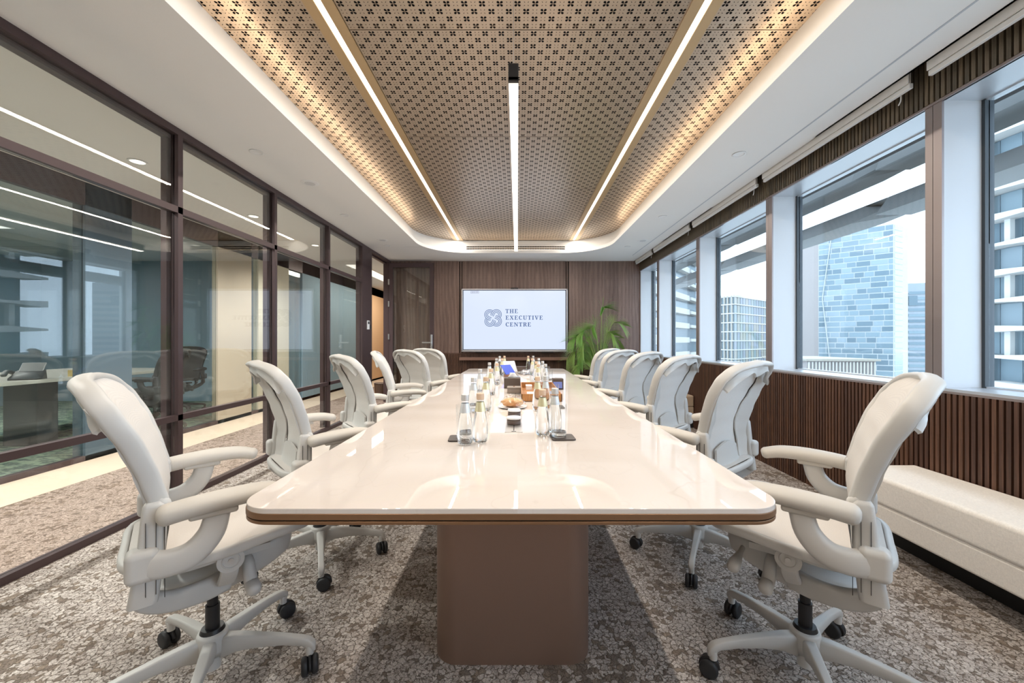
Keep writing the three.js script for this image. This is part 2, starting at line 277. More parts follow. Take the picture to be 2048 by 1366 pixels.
// hidden strips on the cove ledge, shining up
for (const [x, y, d, w, h, side] of [[-1.585, CEIL + 0.036, 2.4, 0.02, 7.2, 'the glass wall'], [1.515, CEIL + 0.036, 2.4, 0.02, 7.2, 'the windows'], [-0.035, CEIL + 0.036, 6.80, 1.5, 0.02, 'the screen wall']]) {
  const g = thing('cove_light', `thin warm light strip hidden on the cove ledge towards ${side}`, 'strip light', [x, y, d], 0, 'cove light strips');
  part('strip', bx(-w / 2, w / 2, -0.006, -0.002, -h / 2, h / 2), M.lamp, g);
  areaLight('cove_lamp', w, h, [x, y, d], [0, 1, 0], [1, 0.72, 0.45], COVE_LEVEL);
}

// ───────────────────────── far wall: veneer, grooves, ribbed base ─────────────────────────
{
  const w = struct('wall_front', 'dark walnut veneer wall with a ribbed wooden base behind the screen', 'wall', bx(XL - 0.1, XR + 0.3, 0, ROOF, DF + 0.02, DF + 0.2), M.slatBack);
  [[XL, -1.09, 0], [-1.03, 0.90, 1], [0.96, 1.62, 2], [1.622, XR + 0.02, 0]].forEach(([a, b, k]) => part('veneer_panel', bx(a, b, 0.90, CEIL + 0.1, DF, DF + 0.03), M.veneer[k], w));
  for (const x of [-1.06, 0.93]) part('groove_strip', bx(x - 0.012, x + 0.012, 0.90, CEIL + 0.05, DF + 0.004, DF + 0.03), M.veneer[1], w);
  part('rail', bx(XL, XR, 0.875, 0.90, DF - 0.003, DF + 0.03), M.slat[0], w);
  const ribs = []; for (let x = XL + 0.01; x < XR; x += 0.0286) ribs.push(bx(x, x + 0.018, 0.06, 0.875, DF - 0.001, DF + 0.03));
  const r = part('slats', ribs, M.slat[1], w); r.userData.kind = 'stuff';
  struct('baseboard_front', 'low dark skirting under the ribbed wood behind the table', 'baseboard', bx(XL, XR, 0, 0.06, DF - 0.004, DF + 0.03), M.slat[2]);
}
struct('wall_back', 'plain wall behind the photographer', 'wall', bx(XL - 0.1, XR + 0.3, 0, ROOF, DB - 0.2, DB), std({ color: rgb(0.55, 0.50, 0.45), roughness: 0.8 }));

// ───────────────────────── window wall ─────────────────────────
const SILL = 0.862, HEAD = 2.43, XG = 2.5, PITCH = 1.432, PIER0 = 2.144;
{
  const w = struct('wall_right', 'window wall clad in dark vertical wooden slats below and above the glass', 'wall', [bx(XR + 0.012, 2.62, 0, SILL, DB - 0.2, DF), bx(XR + 0.012, 2.62, HEAD, ROOF, DB - 0.2, DF)], M.slatBack);
  part('sill', [bx(XR - 0.008, 2.54, SILL, SILL + 0.014, DB, DF)], M.aluminium, w);
  part('window_head', [bx(XR + 0.002, 2.54, HEAD - 0.006, HEAD, DB, DF)], M.aluminium, w);
  part('bronze_edge', [bx(XR - 0.008, XR + 0.012, HEAD - 0.006, HEAD + 0.008, DB, DF), bx(XR - 0.012, XR + 0.012, SILL - 0.012, SILL, DB, DF)], M.pierBronze, w);
  const endPier = struct('trim_9', 'white metal reveal where the last window meets the walnut wall', 'pier'); part('pier_panel', bx(XR + 0.004, 2.56, SILL + 0.014, HEAD - 0.006, DF - 0.03, DF), M.pierWhite, endPier);
  const low = bx(-0.012, 0.012, 0.0, SILL - 0.012, -0.0092, 0.0092), top = bx(-0.012, 0.012, HEAD + 0.008, ROOF - 0.25, -0.0092, 0.0092), farLow = [], farTop = [];
  let n = 0;
  for (let d = DB + 0.3; d < DF; d += 0.0286, n++) {
    if (d > 1.0 && d < 4.9) {
      const a = part('slat', low, M.slat[Math.floor(hash(n, 1, 5) * 3)], w); a.position.set(XR, 0, -d);
      const b = part('upper_slat', top, M.upperSlat[Math.floor(hash(n, 2, 5) * 3)], w); b.position.set(XR, 0, -d);
    } else { const a = low.clone(); a.translate(XR, 0, -d); farLow.push(a); const b = top.clone(); b.translate(XR, 0, -d); farTop.push(b); }
  }
  part('slats', farLow, M.slat[0], w).userData.kind = 'stuff';
  part('upper_slats', farTop, M.upperSlat[0], w).userData.kind = 'stuff';
  const nth = ['one', 'two', 'three', 'four', 'five', 'six'];
  for (let k = -2; k < 5; k++) {
    const d0 = PIER0 + k * PITCH, d1 = Math.min(DF, d0 + 0.09);
    if (k > -2 && d0 < DF) {
      const p = struct(`trim_${k + 2}`, `pale blue-white metal pier with a bronze edge between two windows, ${['nearest the camera', 'second along', 'third along', 'fourth along', 'at the screen wall', 'last', 'last'][k + 1] || 'last'}`, 'pier');
      part('pier_panel', bx(XR + 0.008, 2.56, SILL + 0.014, HEAD - 0.006, d0, d1), M.pierWhite, p);
      part('bronze_strip', [bx(XR - 0.004, XR + 0.008, SILL + 0.014, HEAD - 0.006, d0, d0 + 0.045), bx(XR - 0.002, XR + 0.008, SILL + 0.014, HEAD - 0.006, d0 + 0.05, d1)], M.pierBronze, p);
    }
    const a = Math.max(DB, d0 + 0.09), b = Math.min(DF - 0.03, d0 + PITCH);
    if (b - a > 0.1) {
      const g = struct(`window_${k + 3}`, `tall fixed window pane looking over the towers, ${nth[k + 2] || 'last'} along the slatted wall`, 'window');
      part('window_frame', bx(XG, XG + 0.05, SILL + 0.014, HEAD - 0.006, b - 0.016, b), M.darkFrame, g);
      part('sash', [bx(XG + 0.005, XG + 0.05, SILL + 0.014, SILL + 0.022, a, b), bx(XG + 0.005, XG + 0.05, HEAD - 0.014, HEAD - 0.006, a, b), bx(XG, XG + 0.05, SILL + 0.014, HEAD - 0.006, a, a + 0.014)], M.aluminium, g);
      part('pane', bx(XG + 0.02, XG + 0.026, SILL + 0.022, HEAD - 0.014, a + 0.014, b - 0.016), M.windowGlass, g);
    }
    // roller blind rolled up in the pocket in front of this window
    if (b - a > 0.3 && b > 0.5) {
      const t = thing('roller_blind', `rolled-up pale roller blind above the ${['', 'nearest', 'second', 'third', 'fourth', 'fifth', 'farthest'][k + 2]} window along the slatted wall`, 'blind', [2.2, 2.545, 0], 0, 'roller blinds');
      const e0 = a - 0.03, e1 = b + 0.0;
      part('fabric', bx(0.006, 0.009, 0.02, 0.2, e0 + 0.03, e1 - 0.02), M.linen, t);
      part('hem_bar', rb(-0.004, 0.018, 0, 0.028, e0 + 0.025, e1 - 0.015, 0.003, 2), M.white, t);
      part('fascia', bx(-0.012, -0.006, 0.028, 0.15, e0 + 0.025, e1 - 0.015), M.ceiling, t);
      part('cord', bar([V(0.02, 0.0, -(e0 + 0.1)), V(0.018, -0.03, -(e0 + 0.1)), V(0.02, -0.045, -(e0 + 0.115))], 0.006, 0.006, { seg: 6, n: 8 }), M.white, t);
    }
  }
}

// ───────────────────────── glass partition ─────────────────────────
{
  const w = struct('wall_left', 'floor to ceiling glass partition in dark brown metal frames', 'wall');
  const F = (d0, d1, y0, y1, t = 0.05) => bx(XL - t, XL, y0, y1, d0, d1);
  const posts = [-0.52, 0.585, 1.69, 2.80, 3.905, 5.02], end = 6.08;
  part('head_rail', F(DB, DF, 2.569, CEIL), M.frame, w); part('transom', F(DB, end, 2.022, 2.067, 0.045), M.frame, w); part('lower_rail', F(DB, end, 0.57, 0.61, 0.045), M.frame, w); part('floor_track', F(DB, end, 0, 0.04), M.frame, w);
  for (const p of posts) part('post', [F(p - 0.02, p + 0.02, 0.04, 2.569), bx(XL - 0.10, XL - 0.06, 0.04, 2.569, p - 0.045, p + 0.02)], M.frame, w);
  part('post_panel', F(end, 6.48, 0, 2.569, 0.1), M.frame, w);
  part('door_jamb', F(7.33, DF, 0, 2.569, 0.1), M.frame, w);
  part('outer_rail', [bx(XL - 0.1, XL - 0.05, 2.54, CEIL + 0.5, DB, DF + 0.1)], M.frame, w);
  const edges = [DB, ...posts, end];
  for (let i = 0; i < edges.length - 1; i++) for (const [y0, y1] of [[0.04, 0.57], [0.61, 2.022], [2.067, 2.569]])
    part('pane', bx(XL - 0.036, XL - 0.026, y0, y1, edges[i] + 0.02, edges[i + 1] - (i === edges.length - 2 ? 0 : 0.02)), M.glass, w);
  // access reader and switch on the panel beside the door
  const s = thing('access_panel', 'small white access panel on the brown post beside the open door', 'switch', [XL, 1.376, 6.30]);
  part('plate', rb(0, 0.014, -0.07, 0.07, -0.045, 0.045, 0.004, 2), M.white, s); part('screen', bx(0.014, 0.0155, 0.015, 0.055, -0.03, 0.03), M.darkFrame, s);
  part('card_slot', rb(0.0, 0.03, -0.06, 0.0, 0.05, 0.075, 0.004, 2), M.black, s);
}
// open glass door leaf, swung against the far wall
{
  const dd = 7.30, door = struct('door_1', 'dark framed glass door standing open in front of the walnut wall', 'door'), x0 = XL + 0.02, x1 = -1.535;
  part('door_frame', [bx(x0, x0 + 0.07, 0.01, 2.55, dd - 0.025, dd + 0.025), bx(x1 - 0.07, x1, 0.01, 2.55, dd - 0.025, dd + 0.025), bx(x0 + 0.07, x1 - 0.07, 2.47, 2.55, dd - 0.025, dd + 0.025), bx(x0 + 0.07, x1 - 0.07, 0.01, 0.12, dd - 0.025, dd + 0.025)], M.frame, door);
  part('pane', bx(x0 + 0.07, x1 - 0.07, 0.12, 2.47, dd - 0.005, dd + 0.005), M.glass, door);
  const h = part('handle', [rb(x1 - 0.055, x1 - 0.02, 0.98, 1.24, dd - 0.04, dd - 0.025, 0.008, 2), rb(x1 - 0.20, x1 - 0.03, 1.08, 1.105, dd - 0.09, dd - 0.07, 0.008, 2), rb(x1 - 0.05, x1 - 0.03, 1.08, 1.105, dd - 0.09, dd - 0.03, 0.004, 2)], M.steel, door);
  part('lock_cylinder', (() => { const g = new THREE.CylinderGeometry(0.018, 0.018, 0.03, 16); g.rotateX(Math.PI / 2); g.translate(x1 - 0.035, 1.02, -(dd - 0.05)); return g; })(), M.steel, door);
  for (const y of [0.35, 1.15, 1.75, 2.15]) part('hinge', bx(x0 - 0.012, x0 + 0.012, y, y + 0.1, dd - 0.045, dd - 0.02), M.steel, door);
}

// ───────────────────────── corridor and the room across it ─────────────────────────
const XC = -4.05;
{
  const corridorCarpet = std({ map: carpetTex, color: rgb(0.62, 0.52, 0.47), roughness: 1 }), stone = std({ color: rgb(0.62, 0.50, 0.39), roughness: 0.35 });
  const greenTex = dataTex(512, 512, (x, y) => { const n = vnoise(x / 40, y / 10, 13, 51, 70) * 0.6 + vnoise(x / 12, y / 4, 43, 128, 71) * 0.4; return n > 0.55 ? [58, 84, 82] : mixc([150, 164, 140], [112, 134, 118], n * 1.6); }, true, [1, 1]);
  const green = std({ map: greenTex, roughness: 1 }), blueGrey = std({ color: rgb(0.20, 0.30, 0.37), roughness: 0.75 }), tan = std({ color: rgb(0.44, 0.37, 0.28), roughness: 0.75 }), cream = std({ color: rgb(0.52, 0.48, 0.37), roughness: 0.7 });
  struct('floor', 'brown corridor carpet beyond the glass partition', 'floor', bx(-3.50, XL - 0.02, -0.12, 0, DB - 0.2, 12.9), corridorCarpet);
  struct('floor', 'pale stone strip along the far side of the corridor', 'floor', bx(XC, -3.50, -0.12, 0.001, DB - 0.2, 12.9), stone);
  struct('floor', 'green streaked carpet of the room across the corridor', 'floor', bx(-9, XC, -0.12, 0, DB - 0.2, 12.9), green);
  struct('ceiling', 'pale corridor ceiling beyond the glass partition', 'ceiling', bx(XC, XL - 0.1, CEIL, CEIL + 0.08, DB - 0.2, 12.9), M.ceiling);
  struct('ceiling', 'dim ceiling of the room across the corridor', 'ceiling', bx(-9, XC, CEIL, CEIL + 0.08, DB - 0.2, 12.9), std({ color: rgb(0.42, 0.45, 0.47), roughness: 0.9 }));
  const f = struct('wall_corridor', 'second glazed partition on the far side of the corridor', 'wall');
  part('head_rail', bx(XC - 0.06, XC, 2.40, CEIL, DB, 12.9), M.frame, f); part('floor_track', bx(XC - 0.06, XC, 0, 0.05, DB, 12.9), M.frame, f);
  part('column_panel', bx(XC - 0.12, XC, 0.0, CEIL, 3.73, 4.18), std({ color: rgb(0.075, 0.115, 0.15), roughness: 0.6 }), f);
  part('tan_panel', bx(XC - 0.08, XC, 0.0, CEIL, 5.38, 6.06), tan, f); part('cream_panel', bx(XC - 0.08, XC, 0.0, CEIL, 6.22, 6.46), cream, f); part('yellow_panel', bx(XC - 0.08, XC, 0.0, CEIL, 6.72, 7.05), cream, f);
  part('end_panel', bx(XC - 0.12, XC, 0.0, CEIL, 7.5, 11), blueGrey, f); part('tan_panel', bx(XC - 0.12, XC, 0.0, CEIL, 11, 12.9), std({ color: rgb(0.62, 0.42, 0.25), roughness: 0.8 }), f);
  for (const [a, b] of [[DB, 3.73], [4.18, 5.38], [6.06, 6.22], [6.46, 6.72], [7.05, 7.5]]) part('pane', bx(XC - 0.035, XC - 0.025, 0.05, 2.40, a, b), M.glass, f);
  struct('wall_corridor_end', 'warm tan wall closing the corridor beyond the open door', 'wall', bx(-9, XL - 0.1, 0, ROOF, 12.7, 12.9), std({ color: rgb(0.66, 0.40, 0.21), roughness: 0.8 }));
  struct('wall_corridor_side', 'wall continuing past the meeting room along the corridor', 'wall', bx(XL - 0.12, XL, 0, ROOF, DF + 0.2, 12.9), tan);
  struct('wall_neighbour', 'blue-grey walls of the room across the corridor', 'wall', [bx(-9.1, -8.9, 0, ROOF, DB - 0.2, 12.9), bx(-9, XC - 0.12, 0, ROOF, 7.44, 7.6), bx(-9, XL - 0.1, 0, ROOF, DB - 0.4, DB - 0.2)], blueGrey);
  // lights there
  for (const [x, d, w, h, l, c, lab] of [[-3.2, 9.8, 0.3, 4, 16, WARM, 'corridor past the door'], [-6.9, 3.0, 0.5, 4.5, 20, NEUTRAL, 'room across the corridor']]) {
    const t = thing('ceiling_light_panel', `flush linear ceiling light in the ${lab}`, 'ceiling light', [x, CEIL, d]);
    part('frame', [bx(-w / 2 - 0.02, -w / 2, -0.012, 0, -h / 2, h / 2), bx(w / 2, w / 2 + 0.02, -0.012, 0, -h / 2, h / 2)], M.white, t);
    part('lamp_lens', bx(-w / 2, w / 2, -0.008, 0, -h / 2, h / 2), std({ color: rgb(0.8, 0.8, 0.8), emissive: rgb(...c), emissiveIntensity: 0.9 }), t);
    areaLight('ceiling_lamp', w, h, [x, CEIL - 0.012, d], [0, -1, 0], c, l);
  }
  ['nearest the camera', 'second along', 'third along', 'fourth along', 'beside the door'].forEach((lab, i) => {
    const d = 0.4 + i * 1.45, t = thing('corridor_downlight', `round downlight in the corridor ceiling beyond the glass, ${lab}`, 'downlight', [-3.15, CEIL, d], 0, 'corridor downlights');
    part('ring', lathe([[0.05, 0], [0.065, -0.001], [0.066, -0.006], [0.05, -0.007], [0.05, 0]], 28), M.white, t); part('lamp_lens', lathe([[0, -0.004], [0.05, -0.004]], 24), M.lamp, t);
    const l = new THREE.SpotLight(rgb(...NEUTRAL), 15, 0, 1.25, 0.6, 2); l.name = 'corridor_spot'; l.position.set(-3.15, CEIL - 0.02, -d); l.target.position.set(-3.15, 0, -d); l.castShadow = true; l.shadow.radius = 2.5; scene.add(l, l.target);
  });
  const t = thing('meeting_table', 'pale meeting table with a dark slab leg in the room across the corridor', 'table', [-5.55, 0, 4.6]);
  part('tabletop', plan(roundRect(-0.8, 0.8, -1.0, 1.1, 0.12), 0.705, 0.74, 0.004), std({ color: rgb(0.62, 0.58, 0.53), roughness: 0.25 }), t);
  part('leg', rb(0.05, 0.42, 0, 0.705, -0.35, -0.15, 0.01), M.darkFrame, t); part('leg', rb(0.05, 0.42, 0, 0.705, 0.5, 0.7, 0.01), M.darkFrame, t);
  const ph = thing('conference_phone', 'grey desk phone with a tilted screen on the table across the corridor', 'phone', [-4.92, 0.74, 4.0], 0.5);
  part('base', loft([[V(-0.1, 0, 0.09), V(0.1, 0, 0.09), V(0.1, 0, -0.09), V(-0.1, 0, -0.09)], [V(-0.1, 0.02, 0.09), V(0.1, 0.02, 0.09), V(0.1, 0.09, -0.07), V(-0.1, 0.09, -0.07)]]), M.darkFrame, ph);
  part('screen', (() => { const g = rb(-0.085, 0.085, 0, 0.11, -0.008, 0.008, 0.004); g.rotateX(-0.7); g.translate(0, 0.075, -0.05); return g; })(), M.silver, ph);
  part('handset', bar([V(-0.13, 0.05, 0.08), V(-0.14, 0.085, 0), V(-0.13, 0.06, -0.08)], 0.04, 0.03, { seg: 8 }), M.darkFrame, ph);
  const c = thing('tent_card', 'small yellow tent card beside the phone across the corridor', 'card', [-4.86, 0.74, 4.35], 0.6);
  part('card', [bx(-0.035, 0.035, 0, 0.07, -0.012, -0.01), bx(-0.035, 0.035, 0, 0.07, 0.01, 0.012), bx(-0.035, 0.035, 0.068, 0.07, -0.012, 0.012)], std({ color: rgb(0.75, 0.55, 0.2), roughness: 0.7 }), c);
  const bin = thing('waste_bin', 'brown open mesh waste bin standing outside the open door', 'bin', [-2.66, 0, 7.75]);
  const bars = []; for (let k = 0; k < 28; k++) { const a = k / 28 * Math.PI * 2; bars.push(bar([V(0.10 * Math.cos(a), 0.01, 0.10 * Math.sin(a)), V(0.125 * Math.cos(a), 0.30, 0.125 * Math.sin(a))], 0.006, 0.006, { n: 6, seg: 1, round: false })); }
  part('basket', bars, M.bronze, bin); const ring = (r, y) => { const g = new THREE.TorusGeometry(r, 0.006, 8, 32); g.rotateX(Math.PI / 2); g.translate(0, y, 0); return g; };
  part('rim', [ring(0.125, 0.30), ring(0.10, 0.012)], M.frame, bin); part('liner', new THREE.CylinderGeometry(0.118, 0.096, 0.27, 24, 1, true).translate(0, 0.15, 0), std({ color: rgb(0.12, 0.08, 0.06), roughness: 0.7, side: THREE.DoubleSide }), bin);
}

// ───────────────────────── ceiling fittings ─────────────────────────
{
  const down = (x, d, label) => {
    const t = thing('downlight', label, 'downlight', [x, CEIL, d], 0, 'recessed ceiling downlights');
    part('ring', lathe([[0.036, 0], [0.05, -0.001], [0.051, -0.005], [0.038, -0.006], [0.036, 0]], 28), M.white, t);
    part('reflector', lathe([[0.037, -0.004], [0.030, -0.0025], [0.012, -0.0012], [0.0, -0.001]], 24), M.white, t);
  };
  down(-2.056, 3.135, 'small round downlight over the glass wall, nearest the camera'); down(-2.05, 4.72, 'small round downlight over the glass wall, middle of three'); down(-2.03, 6.22, 'small round downlight over the glass wall, nearest the open door');
  down(1.764, 3.169, 'small round downlight on the window side, nearest the camera'); down(1.74, 4.77, 'small round downlight on the window side, middle of three'); down(1.745, 6.29, 'small round downlight on the window side, nearest the walnut wall');
  down(-0.80, 7.08, 'small round downlight above the screen, on the door side'); down(0.72, 7.08, 'small round downlight above the screen, on the palm side');
  const sens = (x, d, label) => { const t = thing('ceiling_speaker', label, 'speaker', [x, CEIL, d], 0, 'flat round ceiling discs'); part('disc', lathe([[0, -0.008], [0.05, -0.008], [0.052, -0.005], [0.075, -0.004], [0.08, 0]], 32), M.white, t); part('grille', lathe([[0, -0.0095], [0.045, -0.0095], [0.046, -0.008]], 28), std({ color: rgb(0.62, 0.62, 0.63), roughness: 0.7 }), t); };
  sens(-1.956, 3.75, 'flat white disc on the ceiling between the first two downlights by the glass wall'); sens(-1.99, 5.87, 'flat white disc on the ceiling near the downlight by the open door'); sens(1.86, 5.9, 'flat white disc on the ceiling near the palm-side downlight');
  const v = thing('air_vent', 'long twin-slot air vent in the cove face above the screen', 'air vent', [-0.03, 2.72, LIP.d1 + 0.075]);
  part('frame', [bx(-0.86, 0.86, -0.045, 0.045, -0.006, 0)], M.ceiling, v);
  for (const y of [-0.02, 0.014]) { part('slot', bx(-0.845, 0.845, y - 0.008, y + 0.012, -0.008, -0.005), M.gasket, v); const b = []; for (let i = 0; i < 40; i++) b.push(bx(-0.84 + i * 0.0427, -0.825 + i * 0.0427, y - 0.004, y + 0.006, -0.0095, -0.007)); part('blades', b, std({ color: rgb(0.16, 0.12, 0.09), roughness: 0.6 }), v).userData.kind = 'stuff'; }
}

// ───────────────────────── screen ─────────────────────────
{
  const W = 1280, H = 740, cv = document.createElement('canvas'); cv.width = W; cv.height = H; const g = cv.getContext('2d');
  g.fillStyle = '#d9e5fc'; g.fillRect(0, 0, W, H);
  const navy = '#35588f', pale = '#d9e5fc', cx = 372, cy = 345, U = 108;
  const strand = (k, o, stop) => {                        // one looped strand of the knot, turned by k quarters
    const r = 0.415 + o, pts = [], f0 = 155 * Math.PI / 180, n = 40, end = (stop ?? -38) * Math.PI / 180;
    const P = [0.38 + r * Math.cos(f0), 0.40 + r * Math.sin(f0)]; pts.push([P[0] - 0.36 * Math.sin(f0), P[1] + 0.36 * Math.cos(f0)]);
    for (let i = 0; i <= n; i++) { const f = f0 + (end - f0) * i / n; pts.push([0.38 + r * Math.cos(f), 0.40 + r * Math.sin(f)]); }
    const c = Math.cos(-k * Math.PI / 2), q = Math.sin(-k * Math.PI / 2);
    g.beginPath(); pts.forEach(([x, y], i) => { const X = cx + U * (x * c - y * q), Y = cy - U * (x * q + y * c); i ? g.lineTo(X, Y) : g.moveTo(X, Y); });
  };
  const band = (k, stop) => { g.strokeStyle = pale; g.lineWidth = 0.43 * U; strand(k, 0, stop); g.stroke(); g.strokeStyle = navy; g.lineWidth = 0.062 * U; for (const o of [-0.165, 0, 0.165]) { strand(k, o, stop); g.stroke(); } };
  for (let k = 0; k < 4; k++) band(k);
  band(0, 110);
  g.fillStyle = navy; g.textBaseline = 'alphabetic'; g.textAlign = 'left';
  const word = (txt, x, y, w) => { g.font = 'bold 70px serif'; let tot = 0; for (const ch of txt) tot += g.measureText(ch).width; const gap = (w - tot) / (txt.length - 1); let p = x; for (const ch of txt) { g.fillText(ch, p, y); p += g.measureText(ch).width + gap; } };
  word('THE', 526, 285, 158); word('EXECUTIVE', 526, 367, 470); word('CENTRE', 526, 452, 322);
  g.strokeStyle = '#8a93ab'; g.lineWidth = 4; g.strokeRect(92, 8, 98, 24); g.fillStyle = '#a9b3c9'; for (const [x, w] of [[102, 18], [125, 14], [144, 10], [160, 20]]) g.fillRect(x, 14, w, 12);
  const tex = new THREE.CanvasTexture(cv); tex.colorSpace = THREE.SRGBColorSpace;
  const t = thing('wall_screen', 'large silver-framed wall screen with a blue knot emblem and serif lettering', 'screen', [-0.056, 1.507, 7.36]);
  part('housing', rb(-0.965, 0.965, -0.565, 0.565, 0.0, 0.07, 0.01), M.darkFrame, t);
  const fr = (x0, x1, y0, y1) => rb(x0, x1, y0, y1, -0.02, 0.05, 0.006, 2);
  part('bezel', [fr(-0.981, -0.955, -0.575, 0.579), fr(0.955, 0.981, -0.575, 0.579), fr(-0.981, 0.981, 0.556, 0.579), fr(-0.981, 0.981, -0.585, -0.55)], M.silver, t);
  const scr = new THREE.PlaneGeometry(1.885, 1.086); scr.translate(0, 0.004, 0.004);
  part('display', scr, std({ color: rgb(0.02, 0.02, 0.02), emissive: rgb(1, 1, 1), emissiveMap: tex, emissiveIntensity: 0.85, roughness: 0.25 }), t);
  part('camera', [rb(-0.07, 0.07, 0.575, 0.598, -0.03, 0.03, 0.008), (() => { const q = new THREE.CylinderGeometry(0.008, 0.008, 0.006, 14); q.rotateX(Math.PI / 2); q.translate(0, 0.587, 0.032); return q; })()], M.black, t);
  part('foot', rb(-0.72, -0.5, -0.6, -0.58, -0.02, 0.03, 0.006), M.black, t); part('foot', rb(0.5, 0.72, -0.6, -0.58, -0.02, 0.03, 0.006), M.black, t);
  areaLight('screen_glow', 1.9, 1.09, [-0.056, 1.51, 7.33], [0, 0, 1], [0.86, 0.92, 1], 0.15);
  const l = thing('wall_ledge', 'thin bronze-brown ledge on the ribbed wall under the screen', 'ledge', [-0.07, 0.765, 7.44]);
  part('board', rb(-1.0, 1.0, 0, 0.055, -0.13, 0, 0.006), std({ color: rgb(0.22, 0.12, 0.085), roughness: 0.45 }), l);
}

// ───────────────────────── benches ─────────────────────────
for (const [d0, d1, mat, label] of [[-0.6, 2.28, M.linen, 'long cream fabric bench along the slatted wall, nearest the camera'], [5.12, 7.05, M.leather, 'tan upholstered bench along the slatted wall near the palm']]) {
  const t = thing('wall_bench', label, 'bench', [2.085, 0, (d0 + d1) / 2]), h = (d1 - d0) / 2;
  part('seat_cushion', rb(-0.197, 0.19, 0.272, 0.422, -h, h, 0.022, 5), mat, t);
  part('base_cushion', rb(-0.19, 0.19, 0.155, 0.277, -h + 0.004, h - 0.004, 0.016, 4), mat, t);
  part('piping', bar([V(-0.190, 0.408, h - 0.02), V(-0.190, 0.408, -h + 0.02)], 0.006, 0.006, { n: 8, seg: 2 }), mat, t);
  part('plinth', bx(0.0, 0.188, 0, 0.155, -h + 0.03, h - 0.03), M.gasket, t);
}

// ───────────────────────── meeting table ─────────────────────────
const TX0 = -0.6735, TX1 = 0.642, TD0 = 0.9235, TD1 = 5.56, TOP = 0.74;
{
  const t = thing('conference_table', 'long glossy white stone table with bronze edge on a bronze pedestal', 'table');
  part('stone_top', plan(roundRect(TX0 + 0.002, TX1 - 0.002, TD0 + 0.002, TD1 - 0.002, 0.088), TOP - 0.014, TOP, 0.002), M.stone, t);
  part('bronze_edge', plan(roundRect(TX0, TX1, TD0, TD1, 0.09), TOP - 0.027, TOP - 0.012, 0.0015), M.bronze, t);
  part('shadow_gap', plan(roundRect(TX0 + 0.006, TX1 - 0.006, TD0 + 0.006, TD1 - 0.006, 0.084), TOP - 0.031, TOP - 0.026), M.gasket, t);
  part('lower_edge', plan(roundRect(TX0 + 0.001, TX1 - 0.001, TD0 + 0.001, TD1 - 0.001, 0.089), TOP - 0.038, TOP - 0.030, 0.0015), M.bronze, t);
  part('pedestal', plan(roundRect(-0.296, 0.261, 1.387, 2.35, 0.085), 0, TOP - 0.037), M.pedestal, t);
  part('pedestal', plan(roundRect(-0.296, 0.261, 4.1, 5.06, 0.085), 0, TOP - 0.037), M.pedestal, t);
  // metal power boxes set flush in the middle of the top
  for (const [a, b] of [[1.69, 2.24], [2.60, 3.15], [3.9, 4.4]]) { part('power_lid', [bx(-0.054, 0.022, TOP - 0.001, TOP + 0.0016, a, b)], M.steel, t); part('lid_slot', [bx(-0.018, -0.014, TOP + 0.001, TOP + 0.0022, a + 0.03, b - 0.01), bx(-0.026, -0.006, TOP + 0.001, TOP + 0.0022, a + 0.012, a + 0.02)], M.gasket, t); }
}

